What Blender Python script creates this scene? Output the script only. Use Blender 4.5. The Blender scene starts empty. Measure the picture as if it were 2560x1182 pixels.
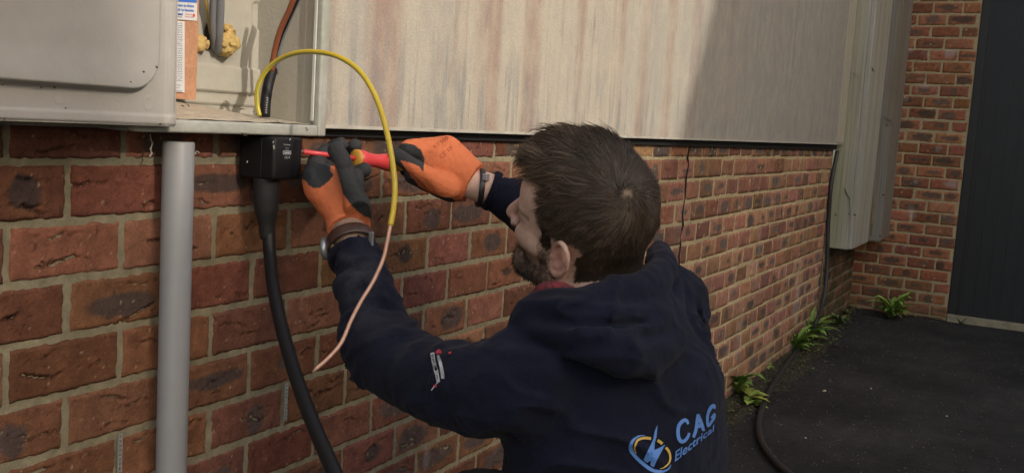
import bpy, math, random
import numpy as np
from mathutils import Vector, Matrix
from mathutils.bvhtree import BVHTree

SC = bpy.context.scene
COL = SC.collection
R = math.radians
GZ = 1.10                                   # height of the brick bed used as datum above the drive

# ------------------------------------------------------------------ camera
F_PX, YAW, PIT, ROL = 2479.51, 1.0823, -0.1137, 0.0615
CAM = np.array([0.0, -1.0808, 0.0078 + GZ])
_f = np.array([math.sin(YAW) * math.cos(PIT), math.cos(YAW) * math.cos(PIT), math.sin(PIT)])
_r0 = np.array([math.cos(YAW), -math.sin(YAW), 0.0])
_u0 = np.cross(_r0, _f)
CR = math.cos(ROL) * _r0 + math.sin(ROL) * _u0
CU = -math.sin(ROL) * _r0 + math.cos(ROL) * _u0
CF = _f
cam = bpy.data.cameras.new('camera'); camo = bpy.data.objects.new('camera', cam); COL.objects.link(camo)
m = Matrix.Identity(4)
for i in range(3):
    m[i][0] = CR[i]; m[i][1] = CU[i]; m[i][2] = -CF[i]; m[i][3] = CAM[i]
camo.matrix_world = m
cam.sensor_width = 36; cam.lens = F_PX / 2560 * 36
cam.clip_start = 0.05; cam.clip_end = 400
SC.camera = camo

# ------------------------------------------------------------------ light
SUN_AZ = np.array([-0.25, -0.968]); SUN_AZ /= np.linalg.norm(SUN_AZ)
SUN_EL = R(26)
S = np.array([SUN_AZ[0] * math.cos(SUN_EL), SUN_AZ[1] * math.cos(SUN_EL), math.sin(SUN_EL)])
w = bpy.data.worlds.new('World'); SC.world = w; w.use_nodes = True
nt = w.node_tree
bg = nt.nodes['Background']
sky = nt.nodes.new('ShaderNodeTexSky'); sky.sky_type = 'NISHITA'; sky.sun_disc = False
sky.sun_elevation = SUN_EL; sky.sun_rotation = math.atan2(S[0], S[1])
sky.air_density = 1.0; sky.dust_density = 3.0; sky.ozone_density = 0.6
tint = nt.nodes.new('ShaderNodeVectorMath'); tint.operation = 'MULTIPLY'; tint.inputs[1].default_value = (1.08, 1.0, .88)   # the camera's warm white balance
nt.links.new(sky.outputs[0], tint.inputs[0]); nt.links.new(tint.outputs[0], bg.inputs[0]); bg.inputs[1].default_value = 0.15
sl = bpy.data.lights.new('sun', 'SUN'); sl.energy = 1.05; sl.angle = R(0.5); sl.color = (1, .91, .79)
so = bpy.data.objects.new('sun', sl); COL.objects.link(so)
so.rotation_euler = Vector(S).to_track_quat('Z', 'Y').to_euler(); so.location = (3, -6, 8)
SC.view_settings.view_transform = 'Standard'; SC.view_settings.look = 'None'
SC.view_settings.exposure = 1.34; SC.view_settings.gamma = 1
SC.cycles.use_adaptive_sampling = True
try: SC.cycles.use_denoising = True
except Exception: pass
SC.cycles.max_bounces = 6

# ------------------------------------------------------------------ helpers
def at(x, y, d):
    """world point seen at photo pixel (x, y), d metres along the view axis"""
    return CAM + d * (CF + CR * ((x - 1280) / F_PX) - CU * ((y - 591) / F_PX))
def onp(x, y, ax, val):
    """world point where the ray of photo pixel (x, y) meets plane ax = val"""
    v = CF + CR * ((x - 1280) / F_PX) - CU * ((y - 591) / F_PX)
    return CAM + v * ((val - CAM[ax]) / v[ax])
def toPX(P):
    d = np.asarray(P) - CAM; z = d @ CF
    return np.stack([1280 + F_PX * (d @ CR) / z, 591 - F_PX * (d @ CU) / z, z], -1)

def _h(ix, iy, iz, s):
    n = (ix * 374761393 + iy * 668265263 + iz * 2147483647 % 1013904223 + s * 974634777) & 0xffffffff
    n = ((n ^ (n >> 13)) * 1274126177) & 0xffffffff
    return ((n ^ (n >> 16)) & 0xffffff) / 16777215.0
def vn(P, sc=1.0, s=0):
    """value noise, -1..1"""
    P = np.asarray(P, dtype=np.float64) * sc
    i = np.floor(P).astype(np.int64); f = P - i; f = f * f * (3 - 2 * f)
    x, y, z = i[..., 0], i[..., 1], i[..., 2]; a, b, c = f[..., 0], f[..., 1], f[..., 2]
    r = 0
    for dx in (0, 1):
        for dy in (0, 1):
            for dz in (0, 1):
                r = r + _h(x + dx, y + dy, z + dz, s) * (a if dx else 1 - a) * (b if dy else 1 - b) * (c if dz else 1 - c)
    return r * 2 - 1
def fbm(P, sc, s=0, o=3):
    r = 0; a = 1; t = 0
    for k in range(o):
        r = r + a * vn(P, sc * 2 ** k, s + k * 17); t += a; a *= .5
    return r / t

def tag(o, label=None, cat=None, group=None, kind=None):
    if label: o['label'] = label
    if cat: o['category'] = cat
    if group: o['group'] = group
    if kind: o['kind'] = kind
    return o
def empty(name, loc=(0, 0, 0)):
    o = bpy.data.objects.new(name, None); o.location = loc; o.empty_display_size = .05; COL.objects.link(o); return o
def mesh(name, v, f, mat=None, parent=None, smooth=False, col=None, midx=None):
    """v in world coordinates; parented objects keep world geometry"""
    me = bpy.data.meshes.new(name)
    v = np.asarray(v, dtype=np.float32)
    if isinstance(f, np.ndarray):
        n, k = f.shape
        me.vertices.add(len(v)); me.vertices.foreach_set('co', v.ravel())
        me.loops.add(n * k); me.loops.foreach_set('vertex_index', f.astype(np.int32).ravel())
        me.polygons.add(n); me.polygons.foreach_set('loop_start', np.arange(0, n * k, k, dtype=np.int32))
        me.polygons.foreach_set('loop_total', np.full(n, k, dtype=np.int32))
    else:
        me.from_pydata(v.tolist(), [], f)
    if col is not None:
        a = me.attributes.new('Col', 'FLOAT_COLOR', 'POINT')
        c = np.ones((len(v), 4), np.float32); c[:, :3] = col; a.data.foreach_set('color', c.ravel())
    me.update(calc_edges=True); me.validate()
    if smooth: me.polygons.foreach_set('use_smooth', [True] * len(me.polygons))
    if mat:
        for q in (mat if isinstance(mat, (list, tuple)) else [mat]): me.materials.append(q)
    if midx is not None: me.polygons.foreach_set('material_index', midx)
    o = bpy.data.objects.new(name, me); COL.objects.link(o)
    if parent:
        o.parent = parent
        if parent.type == 'EMPTY': o.matrix_parent_inverse = Matrix.Translation(-Vector(parent.location))
    return o

class MB:
    def __init__(s): s.v = []; s.f = []
    def add(s, v, f):
        b = len(s.v); s.v += [tuple(map(float, p)) for p in v]; s.f += [tuple(int(i) + b for i in q) for q in f]; return s
    def box(s, a, b, bev=0.0):
        a = np.minimum(a, b).astype(float); b = np.maximum(*map(np.array, (a, b))).astype(float)
        if bev <= 0:
            v = [(x, y, z) for x in (a[0], b[0]) for y in (a[1], b[1]) for z in (a[2], b[2])]
            return s.add(v, [(0, 1, 3, 2), (4, 6, 7, 5), (0, 4, 5, 1), (2, 3, 7, 6), (0, 2, 6, 4), (1, 5, 7, 3)])
        import bmesh
        bm = bmesh.new(); bmesh.ops.create_cube(bm, size=1)
        for q in bm.verts: q.co = Vector(((a[i] + b[i]) / 2 + q.co[i] * (b[i] - a[i]) for i in range(3)))
        bmesh.ops.bevel(bm, geom=bm.edges[:], offset=bev, segments=3, profile=.5, affect='EDGES')
        bm.verts.index_update()
        v = [tuple(q.co) for q in bm.verts]; f = [tuple(q.index for q in p.verts) for p in bm.faces]; bm.free()
        return s.add(v, f)
    def tube(s, pts, r, n=12, cap=True, flat=1.0):
        pts = np.array(pts, float); k = len(pts); r = np.broadcast_to(r, (k,))
        t = np.gradient(pts, axis=0); t /= np.linalg.norm(t, axis=1)[:, None] + 1e-12
        up = np.array([0, 0, 1.0]) if abs(t[0][2]) < .9 else np.array([1.0, 0, 0])
        nrm = np.cross(t[0], up); nrm /= np.linalg.norm(nrm)
        V = []
        for i in range(k):
            nrm = nrm - t[i] * (nrm @ t[i]); nrm /= np.linalg.norm(nrm); b = np.cross(t[i], nrm)
            for j in range(n):
                a = 2 * math.pi * j / n; V.append(pts[i] + r[i] * (math.cos(a) * nrm + flat * math.sin(a) * b))
        Fq = [(i * n + j, i * n + (j + 1) % n, (i + 1) * n + (j + 1) % n, (i + 1) * n + j) for i in range(k - 1) for j in range(n)]
        if cap: Fq += [tuple(range(n))[::-1], tuple(range((k - 1) * n, k * n))]
        return s.add(V, Fq)
    def build(s, name, mat, parent=None, smooth=False):
        return mesh(name, s.v, s.f, mat, parent, smooth)
def autosmooth(o, deg=35):
    me = o.data
    me.polygons.foreach_set('use_smooth', [True] * len(me.polygons))
    import bmesh
    bm = bmesh.new(); bm.from_mesh(me)
    bmesh.ops.recalc_face_normals(bm, faces=bm.faces)
    for e in bm.edges:
        e.smooth = not (len(e.link_faces) == 2 and e.calc_face_angle(0) > R(deg))
    bm.to_mesh(me); bm.free(); return o
def spline(P, n=8):
    """Catmull-Rom through rows of P (any width)"""
    P = np.array(P, float); Q = np.vstack([2 * P[0] - P[1], P, 2 * P[-1] - P[-2]]); out = []
    for i in range(1, len(Q) - 2):
        for t in np.linspace(0, 1, n, endpoint=False):
            a, b, c, d = Q[i - 1:i + 3]
            out.append(.5 * ((2 * b) + (-a + c) * t + (2 * a - 5 * b + 4 * c - d) * t * t + (-a + 3 * b - 3 * c + d) * t ** 3))
    out.append(P[-1]); return np.array(out)
def pxline(P, n=8):
    q = spline(P, n); return np.array([at(*r[:3]) for r in q])

# ---- materials
def mat(name, col=(.5, .5, .5), rough=.6, metal=0, attr=False, nscale=None, namt=.15, bump=None, col2=None, spec=.5, stretch=(1, 1, 1), detail=4, sheen=0, n2=None):
    """Principled material. col2 mixes in by object-space noise; bump = [(scale, distance), ...]; n2=(scale, amount, stretch) second value variation."""
    M = bpy.data.materials.new(name); M.use_nodes = True; t = M.node_tree; N = t.nodes; L = t.links
    P = N['Principled BSDF']; P.inputs['Roughness'].default_value = rough; P.inputs['Metallic'].default_value = metal
    P.inputs['Specular IOR Level'].default_value = spec
    if sheen: P.inputs['Sheen Weight'].default_value = sheen; P.inputs['Sheen Roughness'].default_value = .5
    tc = N.new('ShaderNodeTexCoord')
    def noise(sc, st=(1, 1, 1), det=4):
        mp = N.new('ShaderNodeMapping'); mp.inputs['Scale'].default_value = st; L.new(tc.outputs['Object'], mp.inputs[0])
        n = N.new('ShaderNodeTexNoise'); n.inputs['Scale'].default_value = sc; n.inputs['Detail'].default_value = det
        L.new(mp.outputs[0], n.inputs['Vector']); return n
    if attr:
        a = N.new('ShaderNodeAttribute'); a.attribute_name = 'Col'; c = a.outputs['Color']
    else:
        a = N.new('ShaderNodeRGB'); a.outputs[0].default_value = (*col, 1); c = a.outputs[0]
    if col2 is not None:
        n = noise(nscale or 5, stretch, detail); cr = N.new('ShaderNodeValToRGB'); cr.color_ramp.elements[0].position = .38; cr.color_ramp.elements[1].position = .64
        L.new(n.outputs['Fac'], cr.inputs[0]); mx = N.new('ShaderNodeMix'); mx.data_type = 'RGBA'
        L.new(cr.outputs[0], mx.inputs['Factor']); L.new(c, mx.inputs['A']); mx.inputs['B'].default_value = (*col2, 1); c = mx.outputs['Result']
    for (sc, am, st) in ([(nscale or 5, namt, stretch)] if namt else []) + (n2 or []):
        n = noise(sc, st, detail); mr = N.new('ShaderNodeMapRange'); mr.inputs[1].default_value = .25; mr.inputs[2].default_value = .75
        mr.inputs[3].default_value = 1 - am; mr.inputs[4].default_value = 1 + am
        L.new(n.outputs['Fac'], mr.inputs[0]); mx = N.new('ShaderNodeVectorMath'); mx.operation = 'SCALE'
        L.new(c, mx.inputs[0]); L.new(mr.outputs[0], mx.inputs['Scale']); c = mx.outputs[0]
    L.new(c, P.inputs['Base Color'])
    prev = None
    for b in (bump or []):
        sc, dist = b[0], b[1]; st = b[2] if len(b) > 2 else (1, 1, 1)
        n = noise(sc, st, 3); bp = N.new('ShaderNodeBump'); bp.inputs['Strength'].default_value = 1; bp.inputs['Distance'].default_value = dist
        L.new(n.outputs['Fac'], bp.inputs['Height'])
        if prev: L.new(prev.outputs[0], bp.inputs['Normal'])
        prev = bp
    if prev: L.new(prev.outputs[0], P.inputs['Normal'])
    return M

M_brick = mat('brick_clay', attr=True, rough=.93, nscale=45, namt=.22, n2=[(320, .22, (1, 1, 1)), (9, .10, (1, 1, 1))], bump=[(600, .0006), (150, .0012), (45, .0012)], spec=.15)
M_mortar = mat('mortar', attr=True, rough=.97, nscale=60, namt=.16, n2=[(500, .16, (1, 1, 1)), (7, .12, (1, 1, 1))], bump=[(500, .0008), (90, .0018)], spec=.1)

# ------------------------------------------------------------------ brickwork
BZ = .075
def brick_wall(name, us, ue, z0, z1, hp, uoff, zoff, place, res, seed, joint=.0096, dirt=None, holes=(), thick=.1, parent=None, tint=(1, 1, 1), rag=1.0, depth_face=0.0):
    """Stretcher bond of separate brick faces over one mortar bed, in one mesh.
    place(u, z, d) -> world; d = depth out of the wall. res(u) = grid size in metres."""
    rng = np.random.RandomState(seed); V = []; Fa = []; C = []; nb = 0
    k0 = int(math.floor((z0 - zoff) / BZ)); k1 = int(math.ceil((z1 - zoff) / BZ))
    for k in range(k0, k1):
        sh = uoff + (hp / 2 if k % 2 else 0)
        j0 = int(math.floor((us - sh) / hp)); j1 = int(math.ceil((ue - sh) / hp))
        for j in range(j0, j1):
            a = sh + j * hp + joint / 2; b = a + hp - joint
            c = zoff + k * BZ + joint / 2; d = c + BZ - joint
            fin_l, fin_r = a, b
            a = max(a, us); b = min(b, ue); c = max(c, z0); d = min(d, z1)
            rnd = rng.rand(24)
            if b - a < .012 or d - c < .008: continue
            if any(h[0] < (a + b) / 2 < h[1] and h[2] < (c + d) / 2 < h[3] for h in holes): continue
            g = res((a + b) / 2)
            nu = max(4, int(round((b - a) / g))); nz = max(3, int(round((d - c) / g)))
            U, Z = np.meshgrid(np.linspace(a, b, nu + 1), np.linspace(c, d, nz + 1), indexing='ij')
            Q = np.stack([U, Z, np.full_like(U, seed * 3.1 + j * 7.7 + k * 3.3)], -1)
            eu = np.minimum(U - a, b - U); ez = np.minimum(Z - c, d - Z); e = np.minimum(eu, ez)
            # ragged outline
            wu = vn(Q, 130, 1) * .0016 * rag; wz = vn(Q, 130, 2) * .0016 * rag
            fall = np.clip(1 - e / .012, 0, 1)
            U2 = U + wu * fall; Z2 = Z + wz * fall
            hgt = -.0034 * np.clip(1 - e / .0042, 0, 1) ** 2 + fbm(Q, 55, 5) * .0011 + fbm(Q, 18, 9, 2) * .0012 + (rnd[0] - .5) * .003
            hgt = hgt - .0016 * np.clip(vn(Q, 210, 12) - .45, 0, 1)
            base = np.array([.172, .072, .047]) * (.68 + .60 * rnd[1]) * np.array([1, .9 + .25 * rnd[2], .88 + .25 * rnd[3]])
            if rnd[4] > .86: base = base * np.array([1.12, 1.25, 1.2])
            col = np.broadcast_to(base, U.shape + (3,)).copy()
            col *= (1 + .16 * fbm(Q, 25, 21)[..., None])
            col *= (1 + .12 * vn(Q, 90, 23)[..., None])
            # burnt patch in the middle of many bricks
            if rnd[5] > .36:
                cu = (a + b) / 2 + (rnd[6] - .5) * .05; cz = (c + d) / 2 + (rnd[7] - .5) * .012
                ru = .018 + .054 * rnd[8]; rz = .009 + .019 * rnd[9]
                dd = np.sqrt(((U - cu) / ru) ** 2 + ((Z - cz) / rz) ** 2) + .28 * fbm(Q, 60, 31)
                s = np.clip((1.12 - dd) / .34, 0, 1)[..., None]; s = s * s * (3 - 2 * s)
                halo = np.clip((1.5 - dd) / .5, 0, 1)[..., None] * (1 - s)
                col = col * (1 - halo * .35) + halo * .35 * np.array([.17, .085, .035])
                dk = np.array([.062, .046, .042]) * (.75 + .6 * rnd[10])
                col = col * (1 - s * .9) + dk * s * .9
            # drag creases
            if g < .008:
                for q in range(int(rnd[11] * 3.2) + 1):
                    r = rng.rand(6); cx = a + (b - a) * (.15 + .7 * r[0]); cz = c + (d - c) * (.15 + .7 * r[1])
                    L_ = .018 + .042 * r[2]; sl = (r[3] - .5) * .5
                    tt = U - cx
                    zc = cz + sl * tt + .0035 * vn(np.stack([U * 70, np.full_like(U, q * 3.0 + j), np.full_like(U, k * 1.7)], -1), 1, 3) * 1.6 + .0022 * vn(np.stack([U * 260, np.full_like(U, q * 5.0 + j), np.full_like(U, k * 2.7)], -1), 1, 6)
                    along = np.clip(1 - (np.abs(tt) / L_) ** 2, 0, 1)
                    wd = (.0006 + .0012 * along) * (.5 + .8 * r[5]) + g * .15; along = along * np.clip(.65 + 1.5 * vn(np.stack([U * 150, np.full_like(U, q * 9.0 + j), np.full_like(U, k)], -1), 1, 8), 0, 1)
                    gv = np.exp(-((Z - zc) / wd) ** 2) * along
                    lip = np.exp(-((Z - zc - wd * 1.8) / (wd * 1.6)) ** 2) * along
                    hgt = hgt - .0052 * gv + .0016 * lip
                    col = col * (1 - .62 * gv[..., None])  # crease shade darkened into the brick colour as well
            # pale grit specks
            sp = np.clip(vn(Q, 300, 41) - .86, 0, .10) / .10
            col = col * (1 - sp[..., None] * .7) + np.array([.42, .33, .22]) * sp[..., None] * .7
            pit = np.clip(vn(Q, 200, 47) - .80, 0, .1) / .1
            col = col * (1 - .5 * pit[..., None])
            col *= np.array(tint)
            if dirt is not None: col = dirt(U, Z, col, False)
            W = place(U2, Z2, depth_face + hgt)
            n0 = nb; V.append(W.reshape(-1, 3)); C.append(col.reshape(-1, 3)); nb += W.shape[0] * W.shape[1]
            idx = n0 + np.arange((nu + 1) * (nz + 1)).reshape(nu + 1, nz + 1)
            Fa.append(np.stack([idx[:-1, :-1], idx[1:, :-1], idx[1:, 1:], idx[:-1, 1:]], -1).reshape(-1, 4))
            # sides going back into the joint
            ring = np.concatenate([idx[:, 0], idx[-1, 1:], idx[-2::-1, -1], idx[0, -2:0:-1]])
            ru_ = np.concatenate([U2[:, 0], U2[-1, 1:], U2[-2::-1, -1], U2[0, -2:0:-1]])
            rz_ = np.concatenate([Z2[:, 0], Z2[-1, 1:], Z2[-2::-1, -1], Z2[0, -2:0:-1]])
            rc = np.concatenate([col[:, 0], col[-1, 1:], col[-2::-1, -1], col[0, -2:0:-1]])
            back = nb + np.arange(len(ring)); V.append(place(ru_, rz_, np.full_like(ru_, depth_face - .014))); C.append(rc); nb += len(ring)
            r2 = np.roll(ring, -1); b2 = np.roll(back, -1)
            Fa.append(np.stack([ring, back, b2, r2], -1))
    nbf = sum(len(x) for x in Fa)
    # mortar sheet
    gm = .008; cuts = [us]
    while cuts[-1] < ue - 1e-6: cuts.append(min(ue, cuts[-1] + max(.004, min(.03, res(cuts[-1]) * 1.2))))
    uu = np.array(cuts); zz = np.linspace(z0, z1, max(2, int((z1 - z0) / .0055)))
    U, Z = np.meshgrid(uu, zz, indexing='ij'); Q = np.stack([U, Z, np.full_like(U, seed)], -1)
    hg = depth_face - .0034 + fbm(Q, 120, 61) * .0014 + vn(Q, 20, 62) * .0008
    mc = np.array([.232, .206, .140]) * (1 + .13 * fbm(Q, 14, 63)[..., None]) * (1 + .1 * vn(Q, 160, 64)[..., None])
    if dirt is not None: mc = dirt(U, Z, mc, True)
    W = place(U, Z, hg); idx = nb + np.arange(U.size).reshape(U.shape)
    q = np.stack([idx[:-1, :-1], idx[1:, :-1], idx[1:, 1:], idx[:-1, 1:]], -1).reshape(-1, 4)
    if holes:
        uc = ((U[:-1, :-1] + U[1:, 1:]) / 2).ravel(); zc = ((Z[:-1, :-1] + Z[1:, 1:]) / 2).ravel(); keep = np.ones(len(q), bool)
        for h in holes: keep &= ~((uc > h[0]) & (uc < h[1]) & (zc > h[2]) & (zc < h[3]))
        q = q[keep]
    V.append(W.reshape(-1, 3)); C.append(mc.reshape(-1, 3)); Fa.append(q); nb += U.size
    # solid wall body behind the faces
    bb = []
    if not holes:
        for (uq, zq, dq) in [(us, z0, -.012), (ue, z0, -.012), (ue, z1, -.012), (us, z1, -.012), (us, z0, -thick), (ue, z0, -thick), (ue, z1, -thick), (us, z1, -thick)]:
            bb.append(place(np.array(uq), np.array(zq), np.array(depth_face + dq)))
        V.append(np.array(bb)); C.append(np.tile([.22, .18, .12], (8, 1)))
        Fa.append(nb + np.array([(0, 1, 2, 3), (4, 7, 6, 5), (0, 4, 5, 1), (1, 5, 6, 2), (2, 6, 7, 3), (3, 7, 4, 0)])); nb += 8
    Fall = np.concatenate(Fa); mi = np.zeros(len(Fall), np.int32); mi[nbf:] = 1
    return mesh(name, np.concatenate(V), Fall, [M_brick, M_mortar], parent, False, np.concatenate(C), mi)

def placeA(u, z, d): u, z, d = np.broadcast_arrays(u, z, d); return np.stack([u, -d, z], -1)
def placeB(u, z, d): u, z, d = np.broadcast_arrays(u, z, d); return np.stack([6.9978 - d, -u, z], -1)

def dirtA(U, Z, col, mort):
    P = np.stack([U, Z * .35, U * 0], -1)
    # lime streaks on the far lower part
    lim = np.clip(fbm(np.stack([U * 5.5, Z * .6, U * 0 + 3], -1), 1, 71) * 2.2 - .55, 0, 1) * np.clip((U - 2.9) / .6, 0, 1) * np.clip((.95 - Z) / .2, 0, 1) * np.clip((Z - .12) / .15, 0, 1)
    lim2 = np.clip(fbm(np.stack([U * 24, Z * 5, U * 0 + 9], -1), 1, 72) * 2 - .9, 0, 1) * np.clip((U - 1.05) / .2, 0, 1) * np.clip((2.0 - U) / .3, 0, 1) * np.clip((.70 - Z) / .1, 0, 1)
    s = np.clip(lim * .55 + lim2 * .8, 0, .8)[..., None]
    col = col * (1 - s) + s * np.array([.34, .30, .29])
    # general grime
    g = (fbm(P, 3, 73) * .10 + 1)[..., None]; col = col * g
    # paler and rosier towards the end nearest the drive
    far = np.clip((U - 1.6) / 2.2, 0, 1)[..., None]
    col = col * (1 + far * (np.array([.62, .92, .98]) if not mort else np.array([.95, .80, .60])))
    low = (np.clip((.22 - Z) / .2, 0, 1) * (.6 + .4 * fbm(P, 9, 75)))[..., None]
    col = col * (1 - .45 * low) + np.array([.05, .055, .03]) * .45 * low
    return col
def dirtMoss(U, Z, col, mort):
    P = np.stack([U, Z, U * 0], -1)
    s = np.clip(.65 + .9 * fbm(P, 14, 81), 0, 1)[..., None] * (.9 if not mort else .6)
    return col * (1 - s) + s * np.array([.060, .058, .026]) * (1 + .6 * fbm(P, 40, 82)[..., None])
def dirtB(U, Z, col, mort):
    P = np.stack([U, Z, U * 0], -1)
    lim = np.clip(fbm(P, 9, 85) * 2.4 - 1.1, 0, .6)[..., None]
    col = col * (1 - lim) + lim * np.array([.33, .29, .27])
    low = (np.clip((.30 - Z) / .28, 0, 1) * (.7 + .5 * fbm(P, 9, 86)))[..., None]
    col = col * (1 - .6 * low) + np.array([.060, .055, .035]) * .6 * low
    if mort: col = col * np.array([1.45, 1.32, 1.15])
    return col

def resA(u): return .0026 if u < 1.75 else (.0034 if u < 2.3 else (.006 if u < 3.2 else .010))
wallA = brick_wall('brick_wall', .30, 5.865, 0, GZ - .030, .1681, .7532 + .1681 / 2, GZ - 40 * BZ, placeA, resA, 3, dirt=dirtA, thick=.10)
tag(wallA, 'long red brick house wall with buff mortar below the stained cladding panel', 'brick wall')
ckp = [(1729, 352), (1722, 378), (1719, 395), (1722, 412), (1716, 440), (1714, 470), (1712, 500), (1706, 535), (1708, 562), (1701, 590), (1702, 612), (1697, 640), (1699, 668)]
MB().tube([onp(x, y, 1, -.0012) for x, y in ckp], [.0016 + .0010 * (i % 3) for i in range(len(ckp))], 6).build('crack', mat('crack_shadow_gap', col=(.02, .012, .009), rough=1), wallA)
wallM = brick_wall('brick_wall', 5.985, 6.985, 0, .92, .1681, .7532, GZ - 40 * BZ, placeA, lambda u: .012, 4, dirt=dirtMoss, thick=.10)
tag(wallM, 'short mossy stretch of brick wall in the corner under the timber boxing', 'brick wall')
wallB = brick_wall('brick_wall', -.06, .6068, 0, 2.13, .1765, .329, GZ - .0313 - 40 * BZ, placeB, lambda u: .009, 5, dirt=dirtB, thick=.102, tint=(1.42, 1.32, 1.12), rag=.9)
tag(wallB, 'orange red brick pier between the timber boxing and the dark garage door', 'brick pier')

# ------------------------------------------------------------------ drive, ground
M_asph = mat('asphalt', col=(.021, .0205, .019), rough=.92, nscale=2.2, namt=.30, n2=[(190, .55, (1, 1, 1)), (18, .20, (1, 1, 1)), (5, .2, (1, 3, 1))], col2=(.028, .027, .025), bump=[(260, .003), (40, .004)], spec=.25)
g = []
xs = np.unique(np.concatenate([np.linspace(-30, 0, 16), np.linspace(0, 8, 161), np.linspace(8, 40, 17)])); ys = np.unique(np.concatenate([np.linspace(-40, -3, 20), np.linspace(-3, .3, 67), np.linspace(.3, 20, 8)]))
U, Y = np.meshgrid(xs, ys, indexing='ij'); Pn = np.stack([U, Y, U * 0], -1)
Zg = np.where((U > 0) & (U < 8) & (Y > -3), fbm(Pn, 1.3, 90) * .006, 0) - .004
idx = np.arange(U.size).reshape(U.shape)
drive = mesh('ground', np.stack([U, Y, Zg], -1).reshape(-1, 3), np.stack([idx[:-1, :-1], idx[1:, :-1], idx[1:, 1:], idx[:-1, 1:]], -1).reshape(-1, 4), M_asph, None, True)
tag(drive, kind='structure')

# ------------------------------------------------------------------ cladding panel over the brick wall
def streak_mat():
    M = bpy.data.materials.new('weathered_cladding'); M.use_nodes = True; t = M.node_tree; N = t.nodes; L = t.links
    P = N['Principled BSDF']; P.inputs['Roughness'].default_value = .85; P.inputs['Specular IOR Level'].default_value = .2
    tc = N.new('ShaderNodeTexCoord')
    def noise(st, sc=1, det=4, w=0, rough=.55):
        mp = N.new('ShaderNodeMapping'); mp.inputs['Scale'].default_value = st; mp.inputs['Location'].default_value = (w, w * .7, w * .3); L.new(tc.outputs['Object'], mp.inputs[0])
        n = N.new('ShaderNodeTexNoise'); n.inputs['Scale'].default_value = sc; n.inputs['Detail'].default_value = det; n.inputs['Roughness'].default_value = rough; L.new(mp.outputs[0], n.inputs['Vector']); return n.outputs['Fac']
    def ramp(f, a, b):
        r = N.new('ShaderNodeMapRange'); r.inputs[1].default_value = a; r.inputs[2].default_value = b; r.interpolation_type = 'SMOOTHSTEP'; L.new(f, r.inputs[0]); return r.outputs[0]
    def mul(a, b):
        m_ = N.new('ShaderNodeMath'); m_.operation = 'MULTIPLY'; L.new(a, m_.inputs[0])
        if isinstance(b, (int, float)): m_.inputs[1].default_value = b
        else: L.new(b, m_.inputs[1])
        return m_.outputs[0]
    def mix(f, c, col):
        x = N.new('ShaderNodeMix'); x.data_type = 'RGBA'; L.new(f, x.inputs['Factor']); L.new(c, x.inputs['A']); x.inputs['B'].default_value = (*col, 1); return x.outputs['Result']
    b = N.new('ShaderNodeRGB'); b.outputs[0].default_value = (.385, .35, .29, 1); c = b.outputs[0]
    sx = N.new('ShaderNodeSeparateXYZ'); L.new(tc.outputs['Object'], sx.inputs[0])
    c = mix(mul(ramp(noise((2.6, 1, .18), 1, 3, 3), .42, .60), .70), c, (.31, .295, .265)); c = mix(mul(ramp(noise((5, 1, 2.2), 1, 4, 41), .45, .70), .45), c, (.30, .275, .24)); c = mix(mul(ramp(noise((55, 1, 7), 1, 4, 47), .60, .72), .6), c, (.22, .19, .17))           # broad grey bands
    c = mix(mul(ramp(noise((7.5, 1, .35), 1, 3, 7), .48, .66), .78), c, (.275, .185, .150))            # pinkish runs
    c = mix(mul(ramp(noise((30, 1, .9), 1, 3, 11), .54, .74), .50), c, (.25, .175, .145))            # thin brown runs
    c = mix(mul(ramp(noise((13, 1, .5), 1, 2, 19), .54, .70), .40), c, (.45, .405, .31))            # yellow cream runs
    # blue grey drips near the foot
    low = ramp(sx.outputs['Z'], GZ + .26, GZ + .00)
    c = mix(mul(mul(ramp(noise((34, 1, 3.2), 1, 4, 23), .50, .64), low), .75), c, (.20, .20, .20))
    # dull grey end towards the timber: its shade is put into the colour
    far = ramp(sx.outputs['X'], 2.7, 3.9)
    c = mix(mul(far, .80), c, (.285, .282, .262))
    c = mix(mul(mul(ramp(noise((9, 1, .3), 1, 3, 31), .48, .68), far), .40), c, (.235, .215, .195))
    c = mix(mul(ramp(noise((1, 1, .6), 22, 5, 51, .7), .40, .65), .30), c, (.47, .42, .33)); c = mix(mul(ramp(noise((1, 1, .5), 70, 5, 57, .7), .50, .70), .35), c, (.27, .25, .215))
    # fine grit
    g1 = noise((1, 1, 1), 260, 3, 2, .7); mr = N.new('ShaderNodeMapRange'); mr.inputs[1].default_value = .3; mr.inputs[2].default_value = .7; mr.inputs[3].default_value = .88; mr.inputs[4].default_value = 1.12; L.new(g1, mr.inputs[0])
    vm = N.new('ShaderNodeVectorMath'); vm.operation = 'SCALE'; L.new(c, vm.inputs[0]); L.new(mr.outputs[0], vm.inputs['Scale'])
    L.new(vm.outputs[0], P.inputs['Base Color'])
    bp = N.new('ShaderNodeBump'); bp.inputs['Distance'].default_value = .0012; L.new(noise((1, 1, 1), 230, 3, 5), bp.inputs['Height']); L.new(bp.outputs[0], P.inputs['Normal'])
    return M
M_clad = streak_mat()
M_trim = mat('pale_trim', col=(.40, .38, .33), rough=.6, nscale=30, namt=.2)
M_black = mat('gap_black', col=(.010, .010, .010), rough=.7)  # flat black giving gaps and holes their dark as colour
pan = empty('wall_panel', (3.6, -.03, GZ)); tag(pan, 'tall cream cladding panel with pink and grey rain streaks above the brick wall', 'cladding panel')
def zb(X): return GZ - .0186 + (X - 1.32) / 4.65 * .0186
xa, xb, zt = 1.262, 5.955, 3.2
b_ = MB(); y0, y1 = -.030, .06
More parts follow.
